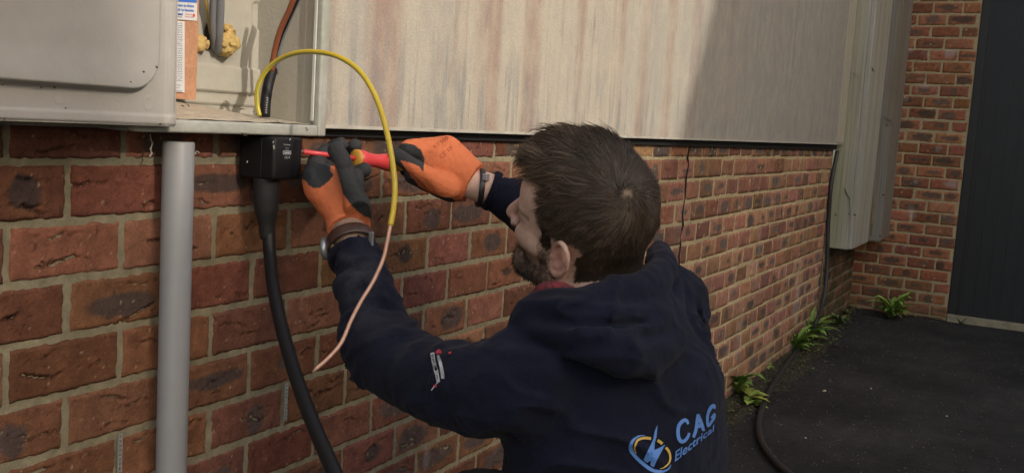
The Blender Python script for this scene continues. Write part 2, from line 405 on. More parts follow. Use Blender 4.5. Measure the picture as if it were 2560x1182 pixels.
b_.add([(xa, y0, zb(xa)), (xb, y0, zb(xb)), (xb, y0, zt), (xa, y0, zt), (xa, y1, zb(xa)), (xb, y1, zb(xb)), (xb, y1, zt), (xa, y1, zt)],
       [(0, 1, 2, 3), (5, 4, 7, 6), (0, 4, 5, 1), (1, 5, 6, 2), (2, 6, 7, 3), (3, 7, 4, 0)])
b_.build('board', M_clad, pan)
b_ = MB()
for (ya, yb, da, db) in [(-.0345, -.0302, -.001, .0045)]:
    b_.add([(xa, ya, zb(xa) + da), (xb, ya, zb(xb) + da), (xb, ya, zb(xb) + db), (xa, ya, zb(xa) + db), (xa, yb, zb(xa) + da), (xb, yb, zb(xb) + da), (xb, yb, zb(xb) + db), (xa, yb, zb(xa) + db)],
           [(0, 1, 2, 3), (5, 4, 7, 6), (0, 4, 5, 1), (1, 5, 6, 2), (2, 6, 7, 3), (3, 7, 4, 0)])
b_.build('drip_trim', M_trim, pan)
MB().box((5.76, -.036, zb(5.9) + .009), (5.953, -.0305, zt)).build('edge_trim', mat('cream_edge', col=(.37, .34, .27), rough=.7, nscale=14, namt=.1, stretch=(6, 1, .5)), pan)
MB().box((1.268, -.012, GZ - .0335), (5.90, .05, GZ - .001 + .0)).build('shadow_gap_strip', M_black, pan)  # black strip standing in for the shadow gap under the panel
lp = MB().box((-.6, -.026, GZ - .030), (.876, .06, 3.2)).build('wall_panel', M_clad)
tag(lp, 'cladding panel behind the open meter box door', 'cladding panel')

# ------------------------------------------------------------------ timber boxing in the corner
def wood_mat(name, base, green, k):
    M = mat(name, col=base, rough=.85, col2=green, nscale=1.0, namt=.10, stretch=(9, 9, .55), n2=[(1, .22, (60, 60, 1.2)), (1, .12, (200, 200, 4))], bump=[(1, .004, (90, 90, 2.0)), (1, .003, (300, 300, 9))], spec=.2)
    return M
M_w1 = wood_mat('green_grey_timber', (.37, .35, .30), (.30, .285, .19), 1)
M_w2 = wood_mat('silver_timber', (.36, .35, .315), (.29, .28, .22), 2)
M_w3 = wood_mat('brown_grey_timber', (.215, .205, .185), (.17, .14, .10), 3)
tb = empty('timber_boxing', (6.4, -.1, GZ - .6)); tag(tb, 'weathered grey green timber boxing in the corner between the panel and the brick pier', 'timber post')
zt = 3.2
def plank(name, a, b, mt, bev=.003):
    o = MB().box(a, b, bev).build(name, mt, tb); return o
plank('board', (5.966, -.1135, GZ - .602), (5.988, .002, zt), M_w1)
plank('board', (5.966, -.139, GZ - .598), (6.555, -.1145, zt), M_w2)
MB().box((5.868, .022, 0), (5.984, .09, 1.066)).build('backing', M_black, tb)  # black filler added so the open gap at the wall end reads dark
plank('board', (6.556, -.205, GZ - .588), (6.580, -.115, zt), M_w3)
plank('board', (6.5805, -.205, GZ - .588), (6.985, -.182, zt), M_w3)
M_nail = mat('dark_nail', col=(.03, .028, .025))
for (px, py, ax, val, rx, rz) in [(2137, 537, 0, 5.965, .006, .006), (2122, 535, 0, 5.965, .004, .004), (2089, 537, 0, 5.965, .005, .006), (2209, 487, 0, 6.555, .008, .006), (2200, 590, 0, 6.555, .006, .006)]:
    c = onp(px, py, ax, val); n = 12
    MB().add([(c[0] - .0012, c[1], c[2])] + [(c[0] - .0008, c[1] + rx * math.cos(2 * math.pi * i / n), c[2] + rz * math.sin(2 * math.pi * i / n)) for i in range(n)], [(0, 1 + (i + 1) % n, 1 + i) for i in range(n)]).build('nail', M_nail, tb)
M_knot = mat('dark_knot', col=(.07, .06, .045), rough=.95, nscale=60, namt=.4)
M_stain = mat('brown_stain', col=(.17, .135, .08), rough=.95, nscale=30, namt=.25)
for (P_k, ax, val, w_, mt_) in [([(2212, 292), (2222, 300), (2233, 306)], 0, 6.5535, .010, M_knot), ([(2214, 309), (2224, 316)], 0, 6.5535, .004, M_knot), ([(2111, 468), (2117, 485), (2127, 500)], 0, 5.9635, .006, M_knot), ([(2109, 470), (2124, 500), (2126, 535), (2120, 560)], 0, 5.9642, .010, M_stain), ([(2180, 168), (2183, 180)], 1, -.1405, .006, M_knot), ([(2118, 172), (2140, 188), (2158, 196)], 0, 5.9635, .003, M_stain), ([(2186, 470), (2182, 530), (2178, 590)], 0, 6.5537, .018, M_stain)]:
    MB().tube(spline([onp(x, y, ax, val) for x, y in P_k], 5), [w_ * (.15 + math.sin(math.pi * min(1, k_ / (5 * (len(P_k) - 1))))) * .5 for k_ in range(5 * (len(P_k) - 1) + 1)], 8, True, .12 if ax == 0 else .5).build('wood_mark', mt_, tb, True)

# ------------------------------------------------------------------ garage block
M_gd = mat('anthracite_door', col=(.014, .0155, .018), rough=.5, nscale=4, namt=.12, n2=[(90, .06, (1, 1, 1))], spec=.35)
M_gf = mat('black_frame', col=(.006, .006, .007), rough=.5)
gd = empty('garage_door', (7.06, -1.6, .04)); tag(gd, 'dark anthracite garage door with vertical ribs', 'garage door')
b_ = MB(); y = -.672; pitch = .0742; prof = []
while y > -3.0:
    prof += [(y, 0), (y - .004, .007), (y - .010, .007), (y - .014, 0)]; y -= pitch
prof.append((-3.05, 0))
v = []; f = []
for (yy, dx) in prof: v += [(7.062 + dx, yy, .052), (7.062 + dx, yy, 2.12)]
for i in range(len(prof) - 1): f.append((2 * i, 2 * i + 1, 2 * i + 3, 2 * i + 2))
b_.add(v, f); b_.build('ribbed_panel', M_gd, gd)
MB().box((7.064, -3.1, .052), (7.10, -.66, 2.12)).build('backing', M_gf, gd)
MB().box((7.054, -.6595, .04), (7.11, -.6075, 2.13), .002).build('side_frame', M_gf, gd)
MB().box((7.040, -3.1, .043), (7.062, -.6605, .058), .001).build('bottom_seal', M_gf, gd)
thr = MB().box((7.012, -3.1, -.02), (7.16, -.609, .040), .004).build('door_threshold', mat('pale_concrete', col=(.25, .215, .145), rough=.9, nscale=20, namt=.25, n2=[(160, .15, (1, 1, 1))], bump=[(120, .002)]))
tag(thr, 'tan concrete threshold strip under the dark garage door', 'threshold')
# storey above and beyond the door (casts the shade over the corner)
M_plainb = mat('plain_brick', col=(.21, .10, .065), rough=.9, nscale=8, namt=.3)
M_slate = mat('roof_slate', col=(.10, .09, .085), rough=.8, nscale=6, namt=.3)
gb = empty('garage_building', (9, -3, 2.2)); tag(gb, 'two storey brick block standing above the dark garage door', 'building')
MB().box((7.0, -6.15, 2.14), (12, 4, 5.6)).build('upper_wall', M_plainb, gb)
MB().box((7.0, -6.15, 0), (12, -3.11, 2.139)).build('lower_wall', M_plainb, gb)
MB().add([(6.8, -6.3, 5.61), (12.2, -6.3, 5.61), (12.2, 4.2, 5.61), (6.8, 4.2, 5.61), (9.5, -6.3, 7.4), (9.5, 4.2, 7.4)], [(0, 1, 2, 3), (0, 4, 1), (2, 5, 3), (0, 3, 5, 4), (1, 4, 5, 2)]).build('roof', M_slate, gb)
# unseen house shapes added behind the camera; their edges cut the sun patch
M_rend = mat('buff_render', col=(.40, .36, .30), rough=.9)
def house(x0, x1, y0, y1, eave, ridge, label, along_x=True):
    h = empty('sun_blocker', ((x0 + x1) / 2, (y0 + y1) / 2, 0)); tag(h, label, 'building')
    MB().box((x0, y0, 0), (x1, y1, eave - .01)).build('wall', M_rend, h)
    if along_x: MB().add([(x0, y1 + .3, eave), (x1, y1 + .3, eave), (x1, y0 - .3, eave), (x0, y0 - .3, eave), (x0, (y0 + y1) / 2, ridge), (x1, (y0 + y1) / 2, ridge)], [(0, 1, 2, 3)[::-1], (0, 1, 5, 4), (2, 3, 4, 5), (0, 4, 3), (1, 2, 5)]).build('roof', M_slate, h)
    else: MB().add([(x0, y1, eave), (x1, y1, eave), (x1, y0, eave), (x0, y0, eave), ((x0 + x1) / 2, y0, ridge), ((x0 + x1) / 2, y1, ridge)], [(0, 1, 2, 3)[::-1], (0, 5, 1), (2, 4, 3), (0, 3, 4, 5), (1, 5, 4, 2)]).build('roof', M_slate, h)
    return h
SL = math.tan(SUN_EL) / .9995
house(-9, -3.13, -16, -12, 8.3, 10.5, 'narrow added sun blocker left of the gap behind the photographer')
house(-.08, 8.0, -16, -12, 1.10 + 12.4 * SL - .15, 14.5, 'steep gabled added sun blocker right of the gap behind the photographer', False)
house(-16, 12, -26, -20, 6.0, .97 + 23.8 * SL, 'long low added sun blocker beyond the gap far behind the photographer')

# ------------------------------------------------------------------ meter box
M_grp = mat('cream_grp', col=(.37, .355, .305), rough=.55, nscale=7, namt=.07, col2=(.33, .31, .26), n2=[(60, .04, (1, 1, 1))], bump=[(160, .0006)], spec=.35)
M_door = mat('aged_door_plastic', col=(.375, .36, .335), rough=.5, nscale=4, namt=.05, col2=(.335, .315, .285), n2=[(40, .04, (1, 1, 1))], bump=[(200, .0003)], spec=.35)
M_rim = mat('grey_green_rim', col=(.38, .375, .345), rough=.6, nscale=9, namt=.08, col2=(.30, .31, .265), n2=[(70, .10, (1, 1, 1))], bump=[(120, .0008)])
M_white = mat('chalky_edge', col=(.55, .55, .50), rough=.5)
mb = empty('meter_box', (1.08, -.05, GZ - .03)); tag(mb, 'open cream meter box with grey cables inside, its door swung wide', 'meter box')
def sd_rrect(x, y, hx, hy, r):
    qx = np.abs(x) - hx + r; qy = np.abs(y) - hy + r
    return np.hypot(np.maximum(qx, 0), np.maximum(qy, 0)) + np.minimum(np.maximum(qx, qy), 0) - r
def sstep(a, b, x):
    t = np.clip((x - a) / (b - a), 0, 1); return t * t * (3 - 2 * t)
def hfield(name, xs, zs, hf, mt, parent, y0):
    U, Z = np.meshgrid(xs, zs, indexing='ij'); H = hf(U, Z); idx = np.arange(U.size).reshape(U.shape)
    return mesh(name, np.stack([U, y0 - H, Z], -1).reshape(-1, 3), np.stack([idx[:-1, :-1], idx[1:, :-1], idx[1:, 1:], idx[:-1, 1:]], -1).reshape(-1, 4), mt, parent, True)
# door leaf, folded back against the wall
DY = -.076
cR = onp(437, 315, 1, DY); zd0 = onp(200, 309, 1, DY)[2]; xd1 = cR[0]
xi = onp(403, 60, 1, DY - .008)[0]; zi = onp(150, 216, 1, DY - .008)[2]
def hdoor(U, Z):
    cx, cz, hx, hz = xi - .5, zi + .5, .5, .5
    d = sd_rrect(U - cx, Z - cz, hx, hz, .045)
    h = .0115 * sstep(.0015, -.0045, d) - .003 * sstep(-.0045, -.05, d) - .0015 * np.exp(-((d - .003) / .002) ** 2)
    e = xd1 - U
    h = h + .004 * sstep(.018, .014, e) - .003 * sstep(.006, .002, e)
    for (px, py) in [(372, 258), (150, 242)]:
        q = onp(px, py, 1, DY); rr = np.hypot(U - q[0], Z - q[2]); h = h + .0006 * np.exp(-((rr - .0075) / .0012) ** 2)
    h = h + .0007 * vn(np.stack([U, Z, U * 0], -1), 9, 3)
    ez = Z - zd0; h = h - .003 * sstep(.004, .0, ez) + .0016 * sstep(.016, .012, ez)
    return h
xs = np.concatenate([np.linspace(.25, .62, 60), np.linspace(.62, xd1, 190)[1:]]); zs = np.concatenate([np.linspace(zd0, GZ + .17, 130), np.linspace(GZ + .17, 1.72, 40)[1:]])
dr = hfield('door', xs, zs, hdoor, M_door, mb, DY)
e = MB(); e.box((xd1 - .012, DY + .0004, zd0 + .0005), (xd1 + .0006, DY + .016, 1.72), .0015); e.box((.25, DY + .0006, zd0 - .0002), (xd1 - .013, DY + .016, zd0 + .004), .001)
e.box((.25, DY + .014, zd0 + .005), (xd1 - .013, DY + .016, 1.72))
e.build('door_edge', M_rim, dr)
hg = MB()
for py in (166, 196, 232, 267):
    c = onp(434, py, 1, DY); hg.box((xd1 - .001, DY + .002, c[2] - .003), (xd1 + .0035, DY + .012, c[2] + .003), .0008)
hg.build('hinge_knuckles', mat('dark_hinge', col=(.16, .15, .13), rough=.6), dr)
M_dirt = mat('dirt', col=(.09, .055, .03), rough=.9); rng = random.Random(4)
for (px, py, r) in [(392, 168, .0035), (360, 180, .0022), (327, 205, .002), (137, 219, .0022), (8, 211, .0018), (402, 310, .0025), (12, 298, .0020), (165, 270, .0015), (104, 219, .0015)]:
    c = onp(px, py, 1, DY - .0115 if py < 215 else DY - .003); n = 9
    MB().add([(c[0], c[1] - .0012, c[2])] + [(c[0] + r * (.6 + .6 * rng.random()) * math.cos(6.283 * i / n), c[1] + .0006, c[2] + r * .6 * (.6 + .6 * rng.random()) * math.sin(6.283 * i / n)) for i in range(n)], [(0, 1 + i, 1 + (i + 1) % n) for i in range(n)]).build('dirt_speck', M_dirt, dr)

# box shell
XL, XR = .885, 1.262
zl = GZ - .0325
YB = .082
def hback(U, Z):
    P = np.stack([U, Z, U * 0], -1); h = 0 * U
    q = onp(642, 236, 1, YB)[2]; h = h + .007 * sstep(-.0008, .0008, Z - q)      # ledge: upper part stands forward
    a = onp(649, 166, 1, YB); t = onp(640, 175, 1, YB)[2]
    h = h + .005 * sstep(.0008, -.0008, sd_rrect(U - (a[0] - .25), Z - (q + (t - q) / 2 + .0), .25, (t - q) / 2 + .02, .004)) * sstep(t + .001, t - .001, Z)
    u = onp(623, 46, 1, YB); d = sd_rrect(U - (u[0] + .03), Z - (u[2] + .005), .03, .022, .01); h = h - .004 * sstep(.0008, -.0008, d)
    return h + .0004 * vn(P, 12, 4)
hfield('back_panel', np.linspace(XL, XR - .004, 200), np.linspace(zl + .004, 1.74, 300), hback, M_grp, mb, YB)
MB().box((XR - .011, -.046, zl + .004), (XR - .003, YB + .010, 1.74), .001).build('side_panel', M_grp, mb)
MB().box((XL, -.046, zl + .004), (XL + .007, YB + .010, 1.74), .001).build('side_panel', M_grp, mb)
MB().box((XL + .0075, YB + .0012, zl + .0045), (XR - .0115, YB + .008, 1.738)).build('outer_shell', M_grp, mb)
MB().box((XL, -.046, 1.741), (XR, YB + .012, 1.752), .001).build('top_panel', M_grp, mb)
# front rim: bottom flange with rounded left end, right upright, thin bright bead
rim = MB()
rim.box((XL, -.062, zl), (XR - .0185, -.047, zl + .0175), .0035)
rim.box((XR - .018, -.062, zl), (XR + .001, -.047, 1.75), .0035)
rim.box((XL, -.0465, zl + .0005), (XR - .003, YB + .012, zl + .0035))
autosmooth(rim.build('rim', M_rim, mb))
MB().box((XR - .0210, -.052, zl + .024), (XR - .0186, -.0465, 1.74), .0008).build('rim_bead', M_white, mb)
# sloping timber-like base tray, dirty
zL = onp(500, 254, 1, .06)[2]; zR = onp(640, 287, 1, .06)[2]
ft = []; U = np.linspace(XL + .008, XR - .012, 90); Tn = np.linspace(0, 1, 26)
UU, TT = np.meshgrid(U, Tn, indexing='ij')
zfront = zl + .0185; k = np.clip((UU - 1.08) / .14, -1, 1.2)
zb_ = zL + (zR - zL) * k
YY = -.046 + TT * (YB + .044)
ZZ = zfront + (zb_ - zfront) * TT ** .8 + .0012 * fbm(np.stack([UU * 6, YY * 20, UU * 0], -1), 8, 5) - .0018 * np.exp(-((TT - .13) / .03) ** 2)
idx = np.arange(UU.size).reshape(UU.shape)
mesh('base_tray', np.stack([UU, YY, ZZ], -1).reshape(-1, 3), np.stack([idx[:-1, :-1], idx[1:, :-1], idx[1:, 1:], idx[:-1, 1:]], -1).reshape(-1, 4),
     mat('dusty_tray', col=(.40, .35, .27), rough=.85, nscale=16, namt=.16, col2=(.33, .27, .20), stretch=(.4, 1, 1), n2=[(120, .16, (.5, 1, 1))], bump=[(90, .0015)]), mb, True)
db = MB(); rng = random.Random(8)
for (px, py, n) in [(440, 300, 14), (455, 306, 8), (600, 277, 2), (512, 297, 4), (632, 284, 2), (700, 308, 3), (760, 322, 3), (608, 337, 5), (440, 312, 6), (465, 262, 2)]:
    for i in range(n):
        c = onp(px + rng.uniform(-9, 9), py + rng.uniform(-4, 4), 1, -.03 if py < 313 else -.0635); a = rng.uniform(0, 3.14); l = rng.uniform(.001, .0045)
        d = np.array([math.cos(a) * l, rng.uniform(-.001, .001), math.sin(a) * l * .5]); db.tube([c - d, c + [0, 0, .0006], c + d], [.0004, .0009, .0003], 5)
tag(db.build('debris', mat('dark_debris', col=(.055, .035, .022), rough=.9), mb), kind='stuff')

# brown backing board with its two stickers
M_board = mat('brown_board', col=(.40, .205, .115), rough=.9, nscale=22, namt=.14, n2=[(260, .14, (1, 1, 1))], bump=[(200, .0010)])
YBD = .048
xb1 = onp(494, 120, 1, YBD)[0]; zb0 = onp(470, 249, 1, YBD)[2]
# ragged right edge
pts = []; zz = np.linspace(zb0, 1.70, 90)
for i, z in enumerate(zz): pts.append((xb1 + .0012 * float(vn(np.array([z * 60, 0, 1.0]))), z))
v = []; n = len(pts)
for (x, z) in pts: v += [(x, YBD, z), (x + .0003, YBD + .016, z)]
for (x, z) in pts: v += [(XL + .009, YBD, z)]
f = [(2 * i, 2 * i + 1, 2 * i + 3, 2 * i + 2) for i in range(n - 1)] + [(2 * n + i, 2 * i, 2 * i + 2, 2 * n + i + 1) for i in range(n - 1)]
bd = mesh('backing_board', v, f, M_board, mb)
def text_geo(s, size=1.0, extrude=0.0, bold=0.0, spacing=1.0):
    cu = bpy.data.curves.new('t', 'FONT'); cu.body = s; cu.size = size; cu.offset = bold; cu.space_character = spacing; cu.resolution_u = 3
    o = bpy.data.objects.new('t', cu); COL.objects.link(o)
    bpy.context.view_layer.update()
    me = bpy.data.meshes.new_from_object(o.evaluated_get(bpy.context.evaluated_depsgraph_get()))
    v = np.array([q.co[:] for q in me.vertices]).reshape(-1, 3); f = [tuple(p.vertices) for p in me.polygons]
    bpy.data.objects.remove(o); bpy.data.curves.remove(cu); bpy.data.meshes.remove(me)
    return v, f
def quadmap(c00, c10, c01):
    c00, c10, c01 = map(np.array, (c00, c10, c01))
    return lambda v: c00 + v[:, :1] * (c10 - c00) + v[:, 1:2] * (c01 - c00)
YS = YBD - .0015
def sheet(name, px0, py0, px1, py1, mt, parent, y=YS, th=.0008):
    c = [onp(px0, py0, 1, y), onp(px1, py0 + (px1 - px0) * .07, 1, y), onp(px1, py1 + (px1 - px0) * .07, 1, y), onp(px0, py1, 1, y)]
    v = [tuple(q) for q in c] + [(q[0], q[1] + th, q[2]) for q in c]
    return mesh(name, v, [(0, 1, 2, 3), (7, 6, 5, 4), (0, 4, 5, 1), (1, 5, 6, 2), (2, 6, 7, 3), (3, 7, 4, 0)], mt, parent), c
M_paper = mat('paper', col=(.55, .55, .55), rough=.7, nscale=14, namt=.06); M_blue = mat('blue_print', col=(.035, .13, .50), rough=.5); M_ink = mat('grey_ink', col=(.10, .10, .14), rough=.6); M_red = mat('red_print', col=(.55, .08, .06), rough=.5)
lb, c = sheet('warning_label', 425, -60, 492.5, 48, M_paper, mb)
lb['label'] = 'white paper sticker with a blue header'
hb, _ = sheet('blue_header', 425, -58, 492, 3, M_blue, lb, YS - .0008, .0006)
def put_text(s, px, py, hpx, mt, parent, y, name='printing', bold=.0, width=None):
    v, f = text_geo(s, 1, 0, bold)
    if len(v) == 0: return
    W_ = v[:, 0].max(); k = hpx if width is None else None
    P = []
    sx = hpx if width is None else width / W_
    for q in v: P.append(onp(px + q[0] * sx, py - q[1] * hpx + q[0] * sx * .07, 1, y))
    return mesh(name, P, f, mt, parent)
for i, (s, w_) in enumerate([('is near to those', 48), ('likely to become', 48), ('heated', 20)]): put_text(s, 437, 15.5 + i * 11, 10, M_blue, lb, YS - .0010, 'printing', .02, w_)
for i, (s, px, w_, mt) in enumerate([('see overleaf', 438, 16, M_ink), ('for details', 438, 18, M_ink), ('National', 463, 17, M_red), ('Safety Council', 463, 22, M_red)]): put_text(s, px, 37 + (i % 2) * 6, 5, mt, lb, YS - .0010, 'printing', .01, w_)
c = onp(485, 39, 1, YS - .001); mesh('red_emblem', [tuple(c)] + [(c[0] + .0024 * math.cos(i * .5236), c[1], c[2] + .0024 * math.sin(i * .5236)) for i in range(12)], [(0, 1 + i, 1 + (i + 1) % 12) for i in range(12)], M_red, lb)
tl, c = sheet('record_card', 425, 52, 461.5, 229, M_paper, mb, YS - .0008)
tl['label'] = 'narrow white card of handwritten readings'
ln = MB()
for i in range(13):
    py = 64 + i * 11.5
    a = onp(438, py, 1, YS - .0018); b = onp(457, py + 1.4, 1, YS - .0018)
    ln.add([(a[0], a[1], a[2]), (b[0], b[1], b[2]), (b[0], b[1], b[2] + .0005), (a[0], a[1], a[2] + .0005)], [(0, 1, 2, 3)])
    rr = random.Random(i); px = 440
    while px < 456:
        q = [onp(px + k_ * 1.6, py - 3 - rr.uniform(0, 5), 1, YS - .0019) for k_ in range(3)]; ln.tube(q, .00035, 4); px += 6
ln.build('handwriting', M_ink, tl)
for i in range(3): put_text(['readings', 'date', 'checked'][i], 438, 214 + i * 7, 6, M_ink, tl, YS - .0019, 'printing', .0, [14, 10, 17][i])

# wires and foam in the box
M_gcab = mat('grey_sheath', col=(.17, .175, .185), rough=.45, nscale=30, namt=.06)
M_foam = mat('yellow_foam', col=(.47, .34, .12), rough=.9, nscale=60, namt=.2, col2=(.36, .23, .08), bump=[(160, .0025), (60, .004)])
M_yel = mat('yellow_core', col=(.42, .30, .05), rough=.45)
mc_ = empty('grey_cable', onp(530, 120, 1, .06)); tag(mc_, 'pair of grey sheathed cables dropping into the hole sealed with yellow foam', 'cable')
MB().tube([onp(536, -60, 1, .035), onp(533, 0, 1, .045), onp(531, 60, 1, .055), onp(535, 118, 1, .066), onp(545, 138, 1, .085)], .0052, 14).build('cable_run', M_gcab, mc_, True)
MB().tube([onp(553, -60, 1, .03), onp(551, 0, 1, .04), onp(549, 60, 1, .05), onp(546, 122, 1, .060), onp(550, 140, 1, .085)], .0064, 14).build('cable_run', M_gcab, mc_, True)
w_ = MB().tube(spline([onp(512, -40, 1, .05), onp(514, 0, 1, .055), onp(519, 35, 1, .06), onp(523, 75, 1, .07), onp(526, 100, 1, .078)], 5), .0017, 8).build('earth_wire', mat('earth_yellow_thin', col=(.42, .27, .03), rough=.4), None, True)
tag(w_, 'thin yellow wire beside the two grey cables', 'wire')
hole = MB(); c = onp(521, 92, 1, YB - .0095); n = 24
hole.add([tuple(c)] + [(c[0] + .0095 * math.cos(6.283 * i / n), c[1], c[2] + .021 * math.sin(6.283 * i / n)) for i in range(n)], [(0, 1 + i, 1 + (i + 1) % n) for i in range(n)])
hole.build('cable_hole', M_black, mb)
def blob(name, centers, mt, parent, seed=0, sub=.0016, amp=.0016, sc=160, smooth=True):
    cs = np.array([c[:3] for c in centers]); rs = np.array([c[3] for c in centers]); lo = (cs - rs[:, None]).min(0) - .006; hi = (cs + rs[:, None]).max(0) + .006
    ax = [np.arange(lo[i], hi[i] + sub, sub) for i in range(3)]
    X, Y_, Z_ = np.meshgrid(*ax, indexing='ij'); P = np.stack([X, Y_, Z_], -1)
    D = None
    for c, r in zip(cs, rs):
        d = np.linalg.norm(P - c, axis=-1) - r; D = d if D is None else smin(D, d, .005)
    D = D + amp * fbm(P, sc, seed, 2)
    v, f = snets(D, ax); return mesh(name, v, f, mt, parent, smooth)
def smin(a, b, k):
    h = np.clip(.5 + .5 * (b - a) / k, 0, 1); return b + (a - b) * h - k * h * (1 - h)
def snets(D, ax):
    """surface nets on a rectilinear grid; D < 0 inside"""
    ins = D < 0; nx, ny, nz = D.shape
    cells = np.zeros((nx - 1, ny - 1, nz - 1), np.int8)
    for i in (0, 1):
        for j in (0, 1):
            for k in (0, 1): cells += ins[i:nx - 1 + i, j:ny - 1 + j, k:nz - 1 + k]
    act = (cells > 0) & (cells < 8); ci = np.argwhere(act); N_ = len(ci)
    vid = np.full(act.shape, -1, np.int64); vid[act] = np.arange(N_)
    acc = np.zeros((N_, 3)); cnt = np.zeros(N_)
    cor = [(i, j, k) for i in (0, 1) for j in (0, 1) for k in (0, 1)]
    for a in cor:
        for b in cor:
            if sum(b) == sum(a) + 1 and all(b[q] >= a[q] for q in range(3)):
                ia = ci + a; ib = ci + b
                da = D[ia[:, 0], ia[:, 1], ia[:, 2]]; dbb = D[ib[:, 0], ib[:, 1], ib[:, 2]]
                m_ = (da < 0) != (dbb < 0); t = np.where(m_, da / np.where(m_, da - dbb, 1), 0)
                pa = np.array(a, float) + t[:, None] * (np.array(b) - np.array(a)); acc += np.where(m_[:, None], pa, 0); cnt += m_
    loc = acc / np.maximum(cnt, 1)[:, None]; V = np.zeros((N_, 3))
    for q in range(3):
        A = ax[q]; V[:, q] = A[ci[:, q]] + loc[:, q] * (A[np.minimum(ci[:, q] + 1, len(A) - 1)] - A[ci[:, q]])
    Fq = []
    for q in range(3):
        u, w2 = [(1, 2), (2, 0), (0, 1)][q]
        sl = [slice(None)] * 3; sl2 = [slice(None)] * 3; sl[q] = slice(0, -1); sl2[q] = slice(1, None)
        A = ins[tuple(sl)]; B = ins[tuple(sl2)]; ch = A != B
        e_ = np.argwhere(ch); e_ = e_[(e_[:, u] > 0) & (e_[:, w2] > 0) & (e_[:, u] < D.shape[u] - 1) & (e_[:, w2] < D.shape[w2] - 1)]
        c0 = e_.copy(); c1 = e_.copy(); c1[:, u] -= 1; c2 = c1.copy(); c2[:, w2] -= 1; c3 = e_.copy(); c3[:, w2] -= 1
        qd = np.stack([vid[tuple(c.T)] for c in (c0, c1, c2, c3)], -1)
        fl = A[tuple(e_.T)]; qd[~fl] = qd[~fl][:, ::-1]; Fq.append(qd)
    Fq = np.concatenate(Fq); Fq = Fq[(Fq >= 0).all(1)]
    return V, Fq
def P_(px, py, y): return tuple(onp(px, py, 1, y))
fb = blob('foam_sealant', [(*P_(497, 103, .058), .011), (*P_(494, 114, .056), .010), (*P_(513, 112, .062), .008)], M_foam, None, 3, amp=.003)
tag(fb, 'small smooth blob of yellow expanding foam against the brown board', 'foam')
fb = blob('foam_sealant', [(*P_(566, 75, .066), .010), (*P_(574, 92, .064), .014), (*P_(566, 112, .060), .015), (*P_(556, 118, .062), .012), (*P_(580, 105, .066), .012)], M_foam, None, 7, amp=.007, sc=120)
tag(fb, 'large lumpy yellow foam mass right of the two grey cables', 'foam')
bc = empty('mains_cable', onp(662, 290, 1, .0)); tag(bc, 'brown and black cores leaving a black sheath beside the green and yellow wire', 'cable')
M_bsh = mat('black_sheath', col=(.008, .008, .009), rough=.5, spec=.3, nscale=40, namt=.1)
MB().tube(spline([onp(662, 292, 1, -.012), onp(664, 255, 1, -.010), onp(670, 215, 1, -.006), onp(681, 174, 1, .0)], 5), .0082, 16).build('outer_sheath', M_bsh, bc, True)
MB().tube(spline([onp(676, 185, 1, .0), onp(685, 140, 1, -.006), onp(700, 90, 1, -.018), onp(722, 40, 1, -.034), onp(741, 0, 1, -.045), onp(765, -50, 1, -.058)], 6), .0047, 12).build('black_core', M_bsh, bc, True)
MB().tube(spline([onp(679, 180, 1, -.004), onp(687, 125, 1, -.013), onp(701, 75, 1, -.026), onp(721, 30, 1, -.042), onp(733, 0, 1, -.052), onp(755, -50, 1, -.066)], 6), .0044, 12).build('brown_core', mat('brown_core', col=(.20, .065, .030), rough=.4), bc, True)
MB().tube(spline([onp(690, 185, 1, .006), onp(698, 125, 1, -.004), onp(711, 80, 1, -.016), onp(728, 40, 1, -.032), onp(748, 0, 1, -.046), onp(772, -50, 1, -.06)], 6), .0035, 12).build('grey_core', M_gcab, bc, True)
put = MB()
for i in range(7):
    c = onp(668 - i * .6, 246 + i * 6, 1, -.0195); put.tube([c + [-.0015, 0, 0], c + [.001, 0, .0015], c + [.0018, 0, -.001]], .0003, 4)
put.build('sheath_printing', mat('white_print', col=(.45, .45, .45), rough=.6), bc)

# ------------------------------------------------------------------ earth wire looping out of the box
ew = empty('earth_cable', at(648, 290, 1.52)); tag(ew, 'yellow and green earth wire looping over the gloves with its copper end bare', 'cable')
lp_ = pxline([(649, 290, 1.50), (643, 262, 1.50), (643, 225, 1.495), (660, 185, 1.49), (690, 154, 1.48), (735, 134, 1.46), (785, 130, 1.44), (840, 140, 1.42), (890, 170, 1.40), (925, 215, 1.38), (950, 270, 1.36), (968, 335, 1.345), (981, 405, 1.33), (987, 470, 1.32), (984, 520, 1.315), (976, 564, 1.31)], 8)
n = 16; t_ = MB(); t_.tube(lp_, np.linspace(.0035, .0041, len(lp_)), n)
o = t_.build('insulation', [mat('earth_yellow', col=(.50, .36, .03), rough=.38, nscale=20, namt=.08), mat('earth_green', col=(.12, .24, .06), rough=.4)], ew, True)
mi = [1 if (k % n) in (5, 13) else 0 for k in range(len(o.data.polygons))]
o.data.polygons.foreach_set('material_index', mi)
MB().tube(pxline([(976.5, 560, 1.31), (968, 605, 1.305), (957, 650, 1.30), (932, 705, 1.29), (903, 752, 1.275), (878, 800, 1.255), (852, 858, 1.235), (818, 897, 1.22), (795, 917, 1.21), (781, 931, 1.21)], 6), np.interp(np.linspace(0, 1, 55), [0, .93, 1], [.0027, .0024, .0008]), 10).build('copper_conductor', mat('bare_copper', col=(.52, .31, .23), rough=.5, metal=.35, nscale=60, namt=.12), ew, True)

